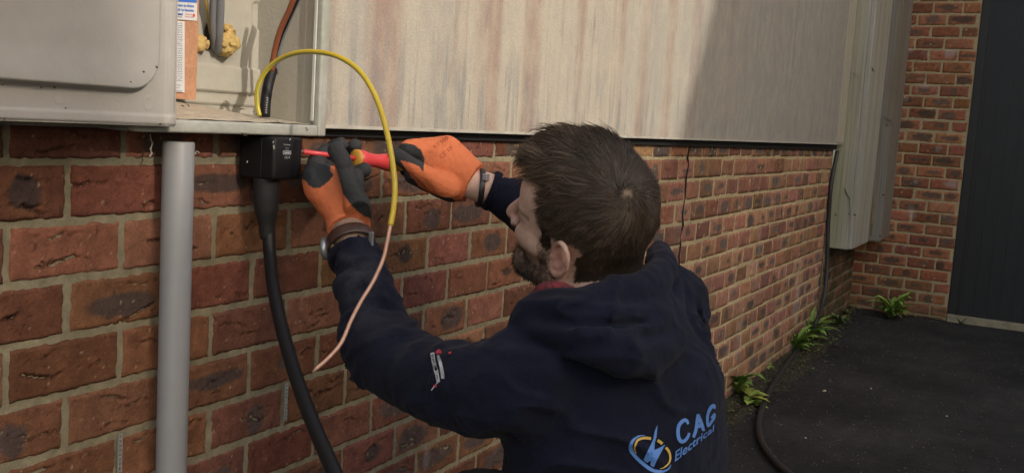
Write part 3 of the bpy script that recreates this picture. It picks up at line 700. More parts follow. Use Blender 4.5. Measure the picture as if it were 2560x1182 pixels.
# ------------------------------------------------------------------ drain pipe
M_pipe = mat('white_pvc', col=(.245, .252, .262), rough=.45, nscale=3, namt=.04, spec=.4, n2=[(45, .03, (1, 1, 1))])
px0 = onp(447, 348, 1, -.030); pt_ = MB(); pr = .0213
prof = [(0.0, pr), (GZ - .0415 - .004, pr), (GZ - .0415, pr - .0006)]
pipe = MB().tube([(px0[0], -.030, z) for z, r in [(0.0, 0), (.5, 0), (GZ - .0475, 0), (GZ - .0455, 0)]], [pr, pr, pr, pr - .001], 40).build('plastic_pipe', M_pipe, None, True)
tag(pipe, 'white plastic pipe standing against the brick below the meter box', 'pipe')

# ------------------------------------------------------------------ black joint box and its hanging cable
M_bbox = mat('black_box_plastic', col=(.008, .008, .009), rough=.5, nscale=30, namt=.2, spec=.25)
jb = empty('joint_box', (1.16, -.045, GZ - .10)); tag(jb, 'black joint box under the meter box with a tapered rubber boot', 'joint box')
o = MB().box((1.128, -.076, GZ - .0985), (1.1915, -.004, GZ - .0345), .0055).build('housing', M_bbox, jb); autosmooth(o)
MB().box((1.1265, -.052, GZ - .096), (1.1279, -.012, GZ - .0365), .0006).build('side_cover', M_bbox, jb)
bt = [(1.148, -.044, GZ - .0975), (1.148, -.044, GZ - .105), (1.148, -.044, GZ - .128), (1.149, -.045, GZ - .148), (1.150, -.046, GZ - .168), (1.151, -.047, GZ - .190)]
MB().tube(spline(bt, 5), np.interp(np.linspace(0, 5, 26), range(6), [.0205, .0200, .0198, .0175, .0125, .0108]), 28).build('rubber_boot', mat('rubber', col=(.016, .016, .017), rough=.6, bump=[(200, .0004)], spec=.3), jb, True)
hc = MB().tube(pxline([(671, 575, 1.515), (675, 640, 1.50), (684, 720, 1.46), (705, 820, 1.41), (735, 925, 1.35), (768, 1020, 1.29), (805, 1110, 1.24), (845, 1200, 1.19), (900, 1330, 1.15), (960, 1500, 1.2)], 8), .0097, 18).build('hanging_cable', M_bsh, jb, True)
wp = mat('white_marking', col=(.40, .41, .42), rough=.6)
def box_text(s, px, py, hpx, w_): put_text(s, px, py, hpx, wp, jb, -.0763, 'marking', .0, w_)
box_text('Terminal', 708.5, 363, 5, 17); box_text('100 A', 713, 371, 3.5, 9); box_text('IP 54', 714, 375.5, 3, 7); box_text('CE', 711, 396.5, 9, 8); box_text('A', 721, 396.5, 9, 4)
a = [onp(708, 378, 1, -.0763), onp(727, 378.6, 1, -.0763), onp(727, 386, 1, -.0763), onp(708, 385.4, 1, -.0763)]
fr = MB()
for i in range(4): fr.tube([a[i], a[(i + 1) % 4]], .0005, 4)
fr.tube([onp(711, 382, 1, -.0763), onp(724, 382.3, 1, -.0763)], .0009, 4); fr.build('marking', wp, jb)
cb = MB(); rng = random.Random(3)
for (px, py) in [(666, 350), (683, 356), (684, 366), (685, 371), (661, 368), (725, 349), (618, 405)]:
    c = onp(px, py, 1, -.0775 if px > 680 else -.05); cb.tube([c + [-.001, 0, -.0015], c, c + [.0012, 0, .002]], [.0003, .0010, .0003], 6)
tag(cb.build('dust', mat('cobweb', col=(.28, .27, .24), rough=.9), jb), kind='stuff')

# ------------------------------------------------------------------ things on the wall
def strip(pxa, pya, pxb, pyb, label):
    a = onp(pxa, pya, 1, -.003); b = onp(pxb, pyb, 1, -.003); L_ = a[2] - b[2]; wd = .0035; m_ = MB()
    n_ = int(L_ / .0062)
    for k in range(n_ + 1):
        z = a[2] - k * L_ / n_
        if k < n_:
            z2 = a[2] - (k + .42) * L_ / n_; m_.box((a[0] - wd, -.0045, z2), (a[0] + wd, -.0025, z))
            m_.box((a[0] - wd, -.0045, a[2] - (k + 1) * L_ / n_), (a[0] - wd + .0018, -.0025, z2 + .00002)); m_.box((a[0] + wd - .0018, -.0045, a[2] - (k + 1) * L_ / n_), (a[0] + wd, -.0025, z2 + .00002))
    o = m_.build('perforated_strip', mat('galvanised', col=(.33, .33, .31), rough=.5, metal=.3)); tag(o, label, 'metal strip')
strip(300, 1082, 297, 1330, 'perforated metal strip on the brick left of the white plastic pipe')
strip(716, 957, 711, 1052, 'short perforated metal strip fixed on the brick beside the hanging black cable')
M_web = mat('web', col=(.42, .36, .30), rough=.9)
for P0 in [[(375, 335), (378, 350), (381, 360), (377, 372), (379, 384), (376, 390)], [(498, 382), (492, 378), (488, 384)]]:
    sp = MB().tube(spline([onp(x, y, 1, -.02) for x, y in P0], 4), .0008, 5)
    for (x, y) in P0[2:]: c = onp(x, y, 1, -.02); sp.tube([c - [.002, 0, .001], c, c + [.001, 0, .002]], [.0004, .0016, .0004], 6)
    o = sp.build('cobweb_strand', M_web); tag(o, 'long dirty cobweb strand hanging left of the white pipe' if P0[0][0] < 400 else 'short curled cobweb scrap just right of the white pipe', 'cobweb')

# ------------------------------------------------------------------ black cable down the wall end and across the drive
hp_ = [(5.925, -.012, 1.06)] + [tuple(onp(x, y, 1, yy)) for x, y, yy in [(2078, 460, -.012), (2072, 540, -.014), (2069, 600, -.02), (2068, 660, -.03), (2064, 715, -.04), (2055, 765, -.05), (2040, 805, -.055)]]
hp_ += [tuple(onp(x, y, 2, .014)) for x, y in [(2012, 850), (1985, 885), (1950, 935), (1920, 985), (1902, 1030), (1897, 1070), (1908, 1110), (1935, 1148), (1975, 1185), (2030, 1225)]] + [(2.7, -1.0, .012), (1.6, -1.4, .012)]
o = MB().tube(spline(hp_, 8), .0118, 14).build('outdoor_cable', mat('dusty_black_rubber', col=(.022, .021, .020), rough=.6, nscale=20, namt=.2)); autosmooth(o, 60)
tag(o, 'thick black cable running down the wall end and across the drive', 'cable')

# ================================================================== the electrician
class Field:
    def __init__(s, O, M, axes):
        s.O = np.array(O, float); s.M = np.array(M, float); s.ax = axes; s.D = np.full([len(a) for a in axes], .5, np.float32)
    def blk(s, c, r):
        q = (np.array(c) - s.O) @ s.M.T; sl = []
        for i in range(3):
            a = np.searchsorted(s.ax[i], q[i] - r[i] if np.ndim(r) else q[i] - r); b = np.searchsorted(s.ax[i], q[i] + (r[i] if np.ndim(r) else r)) + 1
            sl.append(slice(max(0, a - 1), min(len(s.ax[i]), b + 1)))
        return tuple(sl)
    def pts(s, sl):
        x, y, z = (s.ax[i][sl[i]] for i in range(3))
        return s.O + x[:, None, None, None] * s.M[0] + y[None, :, None, None] * s.M[1] + z[None, None, :, None] * s.M[2]
    def _do(s, sl, fn, k, op):
        if any(q.stop <= q.start for q in sl): return
        P = s.pts(sl); d = fn(P); D = s.D[sl]
        if op == 'add': s.D[sl] = smin(D, d, k) if k > 0 else np.minimum(D, d)
        elif op == 'sub': s.D[sl] = -smin(-D, d, k) if k > 0 else np.maximum(D, -d)
        elif op == 'disp': s.D[sl] = D + d
    def ball(s, c, r, k=.01, op='add'):
        c = np.array(c); s._do(s.blk(c, r + k + .02), lambda P: np.linalg.norm(P - c, axis=-1) - r, k, op)
    def cap(s, a, b, ra, rb=None, k=.01, op='add'):
        a, b = np.array(a, float), np.array(b, float); rb = ra if rb is None else rb; ab = b - a; L2 = ab @ ab + 1e-12
        def fn(P):
            t = np.clip(((P - a) @ ab) / L2, 0, 1); return np.linalg.norm(P - a - t[..., None] * ab, axis=-1) - (ra + t * (rb - ra))
        s._do(s.blk((a + b) / 2, math.sqrt(L2) / 2 + max(ra, rb) + k + .02), fn, k, op)
    def chain(s, pts, k=.01, n=5, op='add'):
        """rows (x, y, z, r) swept as one limb, min-joined, then blended into the field"""
        Q = spline(pts, n) if len(pts) > 2 else np.array(pts, float)
        lo = (Q[:, :3] - Q[:, 3:]).min(0); hi = (Q[:, :3] + Q[:, 3:]).max(0); c = (lo + hi) / 2
        def fn(P):
            D = None
            for i in range(len(Q) - 1):
                a, b, ra, rb = Q[i, :3], Q[i + 1, :3], Q[i, 3], Q[i + 1, 3]; ab = b - a; t = np.clip(((P - a) @ ab) / (ab @ ab + 1e-12), 0, 1)
                d = np.linalg.norm(P - a - t[..., None] * ab, axis=-1) - (ra + t * (rb - ra)); D = d if D is None else np.minimum(D, d)
            return D
        s._do(s.blk(c, np.linalg.norm(hi - lo) / 2 + k + .015), fn, k, op)
    def ell(s, c, rad, M=None, k=.01, op='add'):
        c = np.array(c); rad = np.array(rad); M = np.eye(3) if M is None else np.array(M)
        def fn(P):
            q = (P - c) @ M.T; k0 = np.linalg.norm(q / rad, axis=-1); k1 = np.linalg.norm(q / rad ** 2, axis=-1); return k0 * (k0 - 1) / (k1 + 1e-9)
        s._do(s.blk(c, rad.max() + k + .02), fn, k, op)
    def groove(s, pts, depth, wd, n=5):
        Q = spline(pts, n) if len(pts) > 2 else np.array(pts, float); c = (Q.min(0) + Q.max(0)) / 2; L_ = np.linalg.norm(np.diff(Q, axis=0), axis=1); T = np.concatenate([[0], np.cumsum(L_)]); T /= T[-1]
        def fn(P):
            best = np.full(P.shape[:-1], 9.0); tt = np.zeros(P.shape[:-1])
            for i in range(len(Q) - 1):
                ab = Q[i + 1] - Q[i]; t = np.clip(((P - Q[i]) @ ab) / (ab @ ab + 1e-12), 0, 1); d = np.linalg.norm(P - Q[i] - t[..., None] * ab, axis=-1)
                m_ = d < best; best = np.where(m_, d, best); tt = np.where(m_, T[i] + t * (T[i + 1] - T[i]), tt)
            return depth * np.exp(-(best / wd) ** 2) * np.sin(np.clip(tt, .02, .98) * math.pi) ** .6
        s._do(s.blk(c, np.linalg.norm(Q.max(0) - Q.min(0)) / 2 + wd * 3), fn, 0, 'disp')
    def cut(s, c, n, rad):
        c = np.array(c, float); n = np.array(n, float) / np.linalg.norm(n)
        s._do(s.blk(c, rad + .01), lambda P: np.maximum(-((P - c) @ n), np.linalg.norm(P - c, axis=-1) - rad), 0, 'sub')
    def noise(s, amp, sc, seed=0, o=2, band=.02, mod=None):
        m_ = np.abs(s.D) < band; I = np.argwhere(m_)
        P = s.O + s.ax[0][I[:, 0], None] * s.M[0] + s.ax[1][I[:, 1], None] * s.M[1] + s.ax[2][I[:, 2], None] * s.M[2]
        d = amp * fbm(P, sc, seed, o)
        if mod is not None: d = d * mod(P)
        s.D[m_] += d
    def mesh(s):
        v, f = snets(s.D.astype(np.float64), s.ax); return s.O + v @ s.M, f
def smooth_mesh(v, f, it=1, lam=.5):
    for _ in range(it):
        acc = np.zeros_like(v); cnt = np.zeros(len(v))
        for a in range(4):
            b = (a + 1) % 4; np.add.at(acc, f[:, a], v[f[:, b]]); np.add.at(acc, f[:, b], v[f[:, a]]); np.add.at(cnt, f[:, a], 1); np.add.at(cnt, f[:, b], 1)
        v = v * (1 - lam) + lam * acc / np.maximum(cnt, 1)[:, None]
    return v
CT = -CF
def cvec(r, u, t): return CR * r + CU * u + CT * t
def A4(px, py, d, r): return (*at(px, py, d), r)
def grid(c, half, h):
    """camera aligned grid (right, up, toward) around centre c"""
    return Field(c, [CR, CU, CT], [np.arange(-half[i], half[i] + h, h) for i in range(3)])

person = empty('person', (1.28, -.62, 0))
tag(person, 'bearded dark haired person in a navy hoodie and orange gloves turning a red screwdriver', 'person')

# ---- head frame, taken from nose, ear and crown
HF = cvec(-.845, .364, -.393); HL = cvec(-.532, -.494, .687); HU = cvec(.056, .789, .611)
HF /= np.linalg.norm(HF); HL -= HF * (HL @ HF); HL /= np.linalg.norm(HL); HU = np.cross(HF, HL)
HO = at(1463, 570, 1.385)
def hd(f, l, u): return HO + HF * f + HL * l + HU * u
HM = np.array([HF, HL, HU])
def fine(lo, a, b, hi, hc, hf): return np.unique(np.round(np.concatenate([np.arange(lo, a, hc), np.arange(a, b, hf), np.arange(b, hi + hc, hc)]), 5))
LSH, LEL, LWR = at(1295, 945, 1.26), at(950, 880, 1.41), at(872, 575, 1.485)
RSH, REL, RWR = at(1665, 770, 1.55), at(1470, 700, 1.77), at(1196, 466, 1.73)
MID = (LSH + RSH) / 2
SR = RSH - LSH; SR = SR / np.linalg.norm(SR)                        # person's right
WU = np.array([0, 0, 1.0]); SB = np.cross(WU, SR); SB /= np.linalg.norm(SB)
SFW = -SB if (-SB) @ HF > 0 else SB                                     # facing
SU = np.cross(SR, SFW); SU = SU if SU[2] > 0 else -SU
HIP = np.array([MID[0] - .02, MID[1] - .03, .47])
TM = np.array([SR, SFW, SU])
def tor(r, fw, u): return MID + SR * r + SFW * fw + SU * u

B = Field(HO, HM, [fine(-.50, -.125, .145, .62, .009, .0024), fine(-.62, -.10, .115, .35, .009, .0022), fine(-.62, -.13, .15, .40, .009, .0024)])
B.ell(hd(-.004, 0, .042), (.092, .078, .095), HM, .02)
B.ell(hd(.040, 0, -.012), (.052, .060, .078), HM, .03)
B.ell(hd(.058, 0, .050), (.034, .055, .040), HM, .02)
for q in (-1, 1):
    B.cap(hd(.082, .012 * q, .024), hd(.070, .044 * q, .024), .011, .010, .012)
    B.cap(hd(.010, .056 * q, -.062), hd(.080, .014 * q, -.092), .017, .018, .02)
    B.cap(hd(.005, .062 * q, -.02), hd(.008, .058 * q, -.066), .014, .014, .02)
    B.cap(hd(.072, .040 * q, -.018), hd(.045, .058 * q, -.012), .013, .012, .02)
    B.ball(hd(.090, .033 * q, .006), .013, .010, 'sub'); B.ball(hd(.074, .032 * q, .005), .0125, .003)
    B.cap(hd(.0865, .022 * q, .0115), hd(.080, .044 * q, .010), .0035, .003, .004)
    B.ball(hd(.106, .012 * q, -.030), .0068, .006)
    B.cap(hd(.098, .0, -.051), hd(.090, .022 * q, -.055), .0065, .004, .006); B.cap(hd(.096, .0, -.061), hd(.089, .018 * q, -.061), .0068, .004, .006)
B.chain([(*hd(.092, 0, .022), .0065), (*hd(.104, 0, .002), .0070), (*hd(.116, 0, -.016), .0082), (*hd(.119, 0, -.024), .0090)], .010)
B.cap(hd(.112, 0, -.031), hd(.098, 0, -.038), .006, .006, .006)
B.ball(hd(.084, 0, -.090), .020, .018)
# neck and shoulders, arms under the clothes
NB = tor(0, -.01, .045)
B.chain([(*hd(-.028, 0, -.03), .058), (*hd(-.030, 0, -.085), .056), (*(hd(-.04, 0, -.11) * .4 + NB * .6), .058), (*NB, .062)], .02)
B.cap(NB, LSH + SR * .05 - WU * .02, .045, .03, .03); B.cap(NB, RSH, .055, .05, .03)
B.ell(tor(0, 0, -.12), (.165, .100, .15), TM, .04); B.ell(tor(0, 0, -.30), (.145, .095, .16), TM, .04)
B.chain([(*at(1330, 965, 1.30), .032), (*at(1210, 975, 1.30), .032), (*at(1020, 920, 1.37), .032), (*at(958, 868, 1.41), .032), (*at(928, 775, 1.44), .028), (*at(903, 690, 1.462), .026), (*at(886, 625, 1.478), .027), (*LWR, .0275), (*at(860, 530, 1.49), .026)], .015)
B.chain([(*at(1655, 770, 1.55), .050), (*at(1590, 760, 1.66), .048), (*at(1490, 700, 1.75), .042), (*at(1400, 585, 1.765), .038), (*at(1300, 510, 1.75), .034), (*at(1205, 468, 1.73), .0285), (*at(1150, 450, 1.73), .027)], .015)
# left ear, right ear
for q in (-1, 1):
    o_ = np.array([-.004, .0785, -.002])
    def E_(x, z, out=0): # x back-front, z up along the ear, out = away from head; the ear flares back
        return hd(o_[0] + x * .92 - out * .30 - z * .10, q * (o_[1] + out * .95 - x * .42 + z * .10), o_[2] + z)
    B.chain([(*E_(.011, -.004, .000), .0030), (*E_(.013, .010, .001), .0032), (*E_(.010, .024, .003), .0036), (*E_(0, .0325, .004), .0040), (*E_(-.011, .028, .005), .0040), (*E_(-.0165, .016, .006), .0040), (*E_(-.0165, 0, .006), .0038), (*E_(-.012, -.014, .005), .0038), (*E_(-.004, -.025, .003), .0052), (*E_(.004, -.029, .001), .0058), (*E_(.009, -.024, 0), .0045)], .003, 4)
    B.chain([(*E_(-.002, .022, .002), .0028), (*E_(-.009, .010, .003), .0032), (*E_(-.0085, -.004, .003), .0032), (*E_(-.004, -.014, .002), .003), (*E_(.004, -.018, .001), .003)], .003, 4)
    B.ell(E_(-.002, .002, -.004), (.015, .0035, .027), np.array([HF * .9 - HL * q * .42, HL * q * .9 + HF * .42, HU]), .004)
    B.ball(E_(.013, -.004, .001), .0042, .004)
    B.ell(E_(.003, -.003, .005), (.0062, .0060, .0085), HM, .002, 'sub'); B.ell(E_(.002, .014, .005), (.0048, .0045, .0050), HM, .002, 'sub')
    B.chain([(*E_(-.001, .0275, .0065), .0020), (*E_(-.0125, .017, .008), .0022), (*E_(-.0128, .0, .008), .0022), (*E_(-.008, -.012, .007), .0016)], .001, 4, 'sub')
v, f = B.mesh(); v = smooth_mesh(v, f, 1, .35)
hl = (v - HO) @ HM.T
pxb = toPX(v)
col = np.tile([.55, .36, .285], (len(v), 1))
col *= (1 + .06 * fbm(v, 60, 5, 2)[:, None])
ear = np.clip(1 - np.linalg.norm((hl - [-.006, .08, 0]) / [.022, .02, .036], axis=1), 0, 1)[:, None] ** .4
col = col * (1 - .5 * ear * (hl[:, 1:2] > .07)) + np.array([.62, .24, .18]) * .5 * ear * (hl[:, 1:2] > .07)
nose = np.clip(1 - np.linalg.norm((hl - [.112, 0, -.02]) / [.03, .02, .03], axis=1), 0, 1)[:, None]
col = col * (1 - .5 * nose) + np.array([.47, .22, .17]) * .5 * nose
wsp = np.clip(1 - np.linalg.norm(v - np.array(at(1570, 482, 1.35)), axis=1) / .08, 0, 1)[:, None] ** .3; col = col * (1 - wsp * .6) + np.array([.17, .115, .08]) * wsp * .6
# shaved shadow of the beard, and the scalp
bd_ = np.clip((-.028 - hl[:, 2] + .35 * np.clip(hl[:, 0] - .05, -.06, .0) * 0) / .02 + .25 * vn(v, 90, 3), 0, 1) * np.clip((hl[:, 0] + .004) / .02, 0, 1)
bd_ = np.maximum(bd_, np.clip(1 - np.abs(hl[:, 0] - .022) / .012, 0, 1) * np.clip((.01 - hl[:, 2]) / .02, 0, 1)) * (hl[:, 2] > -.118)
col = col * (1 - .62 * bd_[:, None]) + np.array([.060, .040, .028]) * .62 * bd_[:, None]
brow = np.clip(1 - np.abs(hl[:, 2] - .0285) / .005, 0, 1) * (hl[:, 0] > .055) * (np.abs(hl[:, 1]) > .010)
col = col * (1 - .75 * brow[:, None]) + np.array([.04, .028, .02]) * .75 * brow[:, None]
M_skin = mat('skin', attr=True, rough=.6, nscale=180, namt=.10, n2=[(40, .08, (1, 1, 1))], bump=[(420, .0006)], spec=.35)
M_skin.node_tree.nodes['Principled BSDF'].inputs['Subsurface Weight'].default_value = .12
M_skin.node_tree.nodes['Principled BSDF'].inputs['Subsurface Radius'].default_value = (.009, .004, .002)
body = mesh('body', v, f, M_skin, person, True, col)
bvh_body = BVHTree.FromPolygons(v.tolist(), f.tolist())

# ---- hair: a thin cap and many short strands flowing out of the crown whorl
def inpoly(P, poly):
    x, y = P[:, 0], P[:, 1]; r = np.zeros(len(P), bool); n = len(poly)
    for i in range(n):
        (x1, y1), (x2, y2) = poly[i], poly[(i + 1) % n]
        c = ((y1 > y) != (y2 > y)) & (x < (x2 - x1) * (y - y1) / (y2 - y1 + 1e-12) + x1); r ^= c
    return r
def hairy(hlp):
    """mask in head coordinates, symmetric"""
    f_, l_, u_ = hlp[:, 0], np.abs(hlp[:, 1]), hlp[:, 2]
    line = .078 + .0 * l_                                       # forehead hairline height
    front = (u_ > .093) & (f_ > .024)
    side = (f_ <= .027 - .10 * np.clip(.075 - u_, 0, .08)) & (u_ > .034 - .0 * f_)
    temple = (f_ < .028) & (f_ > .014) & (u_ > .006)
    back = (f_ < -.026) & (u_ > -.048 - .25 * np.clip(-f_ - .05, 0, .06) + .12 * np.clip(l_ - .03, 0, 1) * 2)
    aroundear = (f_ <= .030) & (u_ > .030)
    return front | side | temple | back | aroundear
v0_ = None
WH = np.array(bvh_body.ray_cast(Vector(CAM), Vector(at(1570, 482, 1.0) - CAM).normalized())[0])
whl = (WH - HO) @ HM.T
dw_ = np.linalg.norm(v - WH, axis=1)[:, None] + .002 * vn(v, 260, 3)[:, None]; tw_ = np.clip((dw_ - .002) / .010, 0, 1)
onw = (dw_ < .05); colw = np.where(onw, np.array([.24, .17, .12]) * (1 - tw_) + np.array([.032, .024, .018]) * tw_, col)
c4 = np.ones((len(v), 4), np.float32); c4[:, :3] = colw; body.data.attributes['Col'].data.foreach_set('color', c4.ravel())
fv = v[f]; ctr = fv.mean(1); chl = (ctr - HO) @ HM.T
fn_ = np.cross(fv[:, 1] - fv[:, 0], fv[:, 3] - fv[:, 0]); area = np.linalg.norm(fn_, axis=1); fn_ /= area[:, None] + 1e-12
sgn = np.sign((fn_ * (ctr - hd(-.01, 0, .03))).sum(1)); 
onhead = (np.linalg.norm(chl - [-.012, 0, .04], axis=1) < .125) & (chl[:, 2] > -.075) & (np.abs(chl[:, 0]) < .13)
notear = ~((np.abs(chl[:, 1]) > .070) & (chl[:, 2] < .036) & (chl[:, 2] > -.04) & (chl[:, 0] > -.034) & (chl[:, 0] < .014))
hm = hairy(chl) & onhead & notear
# cap
ci = np.where(hm)[0]; vs = np.unique(f[ci]); remap = -np.ones(len(v), int); remap[vs] = np.arange(len(vs))
vn_ = np.zeros_like(v); 
for a in range(4): np.add.at(vn_, f[:, a], fn_ * np.sign(sgn)[:, None])
vn_ /= np.linalg.norm(vn_, axis=1)[:, None] + 1e-12
dwh = np.linalg.norm(v[vs] - WH, axis=1)
M_cap = mat('hair_root', col=(.020, .014, .010), rough=.8, nscale=300, namt=.3)
capv = v[vs] + vn_[vs] * (.0022 * np.clip((dwh - .006) / .014, 0, 1) + .0001)[:, None]
keep = np.linalg.norm(ctr[ci] - WH, axis=1) > .013
hair = None
rng = np.random.RandomState(11)
NS = 34000
pr_ = area[ci]; pr_ = pr_ / pr_.sum(); pick = rng.choice(ci, NS, p=pr_)
w4 = rng.rand(NS, 2); q4 = fv[pick]; root = (q4[:, 0] * ((1 - w4[:, :1]) * (1 - w4[:, 1:])) + q4[:, 1] * (w4[:, :1] * (1 - w4[:, 1:])) + q4[:, 2] * (w4[:, :1] * w4[:, 1:]) + q4[:, 3] * ((1 - w4[:, :1]) * w4[:, 1:]))
nr = fn_[pick] * sgn[pick][:, None]
rl = (root - HO) @ HM.T
# smooth skull normal instead of faceted one
sk = (rl - [-.004, 0, .042]) / np.array([.092, .078, .095]) ** 2; sk = sk @ HM; sk /= np.linalg.norm(sk, axis=1)[:, None]
wsk = np.clip((rl[:, 2] + .02) / .04, 0, 1)[:, None]; nr = sk * wsk + vn_[f[pick][:, 0]] * (1 - wsk); nr /= np.linalg.norm(nr, axis=1)[:, None]
dv = root - WH; dist = np.linalg.norm(dv, axis=1)
keepS = rng.rand(NS) < np.clip((dist - .001) / .013, .12, 1); 
tan = dv - nr * (dv * nr).sum(1)[:, None]; tan /= np.linalg.norm(tan, axis=1)[:, None] + 1e-9
sw = np.cross(nr, tan); k_s = np.clip(1 - dist / .06, 0, 1)[:, None]; tan = tan + sw * (-.9) * k_s
down = -WU; dn = down - nr * (nr @ down)[:, None]
sidew = np.clip((.075 - rl[:, 2]) / .06, 0, 1)[:, None]
tan = tan / np.linalg.norm(tan, axis=1)[:, None] + dn * .55 * sidew + (-HU) * .25 * sidew
top = np.clip((rl[:, 2] - .082) / .03, 0, 1) * np.clip((rl[:, 0] + .055) / .08, 0, 1)
frontw = np.clip((rl[:, 0] - .025) / .05, 0, 1) * np.clip((rl[:, 2] - .065) / .02, 0, 1)
tan = tan + (HF * .9 + HL * .15) * (top * (1 - .75 * frontw))[:, None] * .9 - HL * .3 * frontw[:, None] + HL * .25 * top[:, None]
cl = np.stack([fbm(root, 75, s_, 2) for s_ in (1, 2, 3)], -1)
tan = tan + cl * .85 + rng.randn(NS, 3) * .17
tan -= nr * (tan * nr).sum(1)[:, None]; tan /= np.linalg.norm(tan, axis=1)[:, None] + 1e-9
L_ = .012 + .014 * np.clip((rl[:, 2] - .02) / .08, 0, 1) + .018 * top + .010 * frontw
L_ *= .75 + .5 * rng.rand(NS); L_ *= (1 + .25 * cl[:, 0])
nape = np.clip((-rl[:, 2]) / .05, 0, 1); L_ *= 1 - .45 * nape
L_ *= np.clip((dist - .002) / .02, .25, 1); loose = rng.rand(NS) < .03; L_ *= 1 + .15 * loose
lift = .20 + .40 * top + .62 * frontw + .22 * cl[:, 1] + .18 * loose
SEG = 5; T = np.linspace(0, 1, SEG); curve = []
for t in T:
    bend = t * t
    p = root + tan * (L_ * t)[:, None] + nr * (L_ * lift * (t - .30 * bend * (1 + 1.2 * frontw)))[:, None]
    # follow skull curvature
    p = p - nr * ((L_ * t) ** 2 / (2 * .095))[:, None] * (1 - .7 * frontw)[:, None] + HF * (L_ * bend * .05 * frontw)[:, None] + cl * (L_ * bend * .30)[:, None] + nr * .0012
    curve.append(p)
curve = np.stack(curve, 1)[keepS]; NSk = len(curve)
tn = np.gradient(curve, axis=1); tn /= np.linalg.norm(tn, axis=2)[..., None] + 1e-9
sd_ = np.cross(tn, nr[keepS][:, None, :]); sd_ /= np.linalg.norm(sd_, axis=2)[..., None] + 1e-9; up_ = np.cross(sd_, tn)
rad = (.00042 * (1 - .80 * T ** 2))[None, :, None] * (.7 + .7 * rng.rand(NSk))[:, None, None]
ring = np.stack([curve + sd_ * rad, curve - .5 * sd_ * rad + .866 * up_ * rad, curve - .5 * sd_ * rad - .866 * up_ * rad], 2)   # NS,SEG,3,3
VV = ring.reshape(-1, 3); base = (np.arange(NSk) * SEG * 3)[:, None, None] + (np.arange(SEG - 1) * 3)[None, :, None]
j = np.arange(3)[None, None, :]; j2 = (np.arange(3) + 1) % 3
FF = np.stack([base + j, base + j2[None, None, :], base + 3 + j2[None, None, :], base + 3 + j], -1).reshape(-1, 4)
sc_ = (.5 + 1.0 * rng.rand(NSk) ** 1.5) * (1 + .75 * np.clip(top + frontw, 0, 1)[keepS])
hc_ = np.array([.068, .048, .033]) * sc_[:, None] * (1 + .55 * fbm(root, 90, 77, 2)[keepS])[:, None]
grey = rng.rand(NSk) < .02; hc_[grey] = [.14, .12, .10]
HC = np.repeat(hc_, SEG * 3, axis=0) * np.tile(np.repeat(.75 + .5 * T, 3), NSk)[:, None]
cf = remap[f[ci[keep]]]
VH = np.concatenate([VV, capv]); FH = np.concatenate([FF, cf + len(VV)]); CH = np.concatenate([HC, np.tile([.020, .014, .010], (len(capv), 1))])
M_hair = mat('hair', attr=True, rough=.42, namt=0, spec=.45)
mesh('hair', VH, FH, M_hair, person, True, CH)
# beard
bm_ = (chl[:, 2] < -.028) & (chl[:, 2] > -.115) & (chl[:, 0] > -.002) & (np.linalg.norm(chl, axis=1) < .15) & (np.abs(chl[:, 1]) < .08)
bm_ |= (chl[:, 0] > .012) & (chl[:, 0] < .034) & (chl[:, 2] < .012) & (chl[:, 2] > -.1) & (np.abs(chl[:, 1]) > .045) & (np.abs(chl[:, 1]) < .076)
bm_ &= ~((chl[:, 0] > .085) & (np.abs(chl[:, 2] + .056) < .010) & (np.abs(chl[:, 1]) < .022)) & ~((chl[:, 2] > -.05) & (chl[:, 0] > .035) & (np.abs(chl[:, 1]) > .024))
bi = np.where(bm_)[0]; NBr = 14000; pick = rng.choice(bi, NBr, p=area[bi] / area[bi].sum()); root = fv[pick].mean(1) + rng.randn(NBr, 3) * .0012
nb2_ = vn_[f[pick][:, 0]]; dirb = nb2_ * .45 - HU * .8 + HF * .1 + rng.randn(NBr, 3) * .28; dirb /= np.linalg.norm(dirb, axis=1)[:, None]
Lb = (.004 + .004 * rng.rand(NBr)) * (.55 + .45 * np.clip((-(root - HO) @ HU - .03) / .04, 0, 1)); tip = root + dirb * Lb[:, None]; sdb = np.cross(dirb, nb2_); sdb /= np.linalg.norm(sdb, axis=1)[:, None] + 1e-9
VB = np.stack([root + sdb * .00026, root - sdb * .00026, root + nb2_ * .0003, tip], 1).reshape(-1, 3); b4 = (np.arange(NBr) * 4)[:, None]
FB = np.concatenate([b4 + [0, 1, 3, 3], b4 + [1, 2, 3, 3], b4 + [2, 0, 3, 3]]); FB = [tuple(q[:3]) for q in FB.tolist()]
mesh('beard', VB, FB, M_hair, person, False, np.repeat(np.array([.026, .018, .012]) * (.5 + rng.rand(NBr, 1)), 4, axis=0))

# ---- hoodie
M_hood = mat('navy_fleece', col=(.0066, .0078, .0170), rough=.92, nscale=14, namt=.16, n2=[(420, .38, (1, 1, 1)), (45, .12, (1, 1, 1))], bump=[(700, .0009), (80, .0016)], spec=.12, sheen=.04)
H = Field(at(1400, 860, 1.42), [CR, CU, CT], [np.arange(-.36, .34, .0042), np.arange(-.52, .26, .0042), np.arange(-.50, .34, .0042)])
# torso
H.ell(tor(.010, -.022, -.095), (.205, .132, .150), TM, .05)
H.ell(tor(.012, -.032, -.23), (.200, .134, .17), TM, .06)
H.ell(tor(.012, -.026, -.38), (.194, .137, .15), TM, .06)
H.ell(np.array([HIP[0], HIP[1], .56]), (.190, .140, .12), TM, .05)
H.cap(tor(0, -.02, .012), LSH + SR * .03, .062, .056, .03); H.cap(tor(0, -.02, .02), RSH - SR * .02, .068, .066, .03)
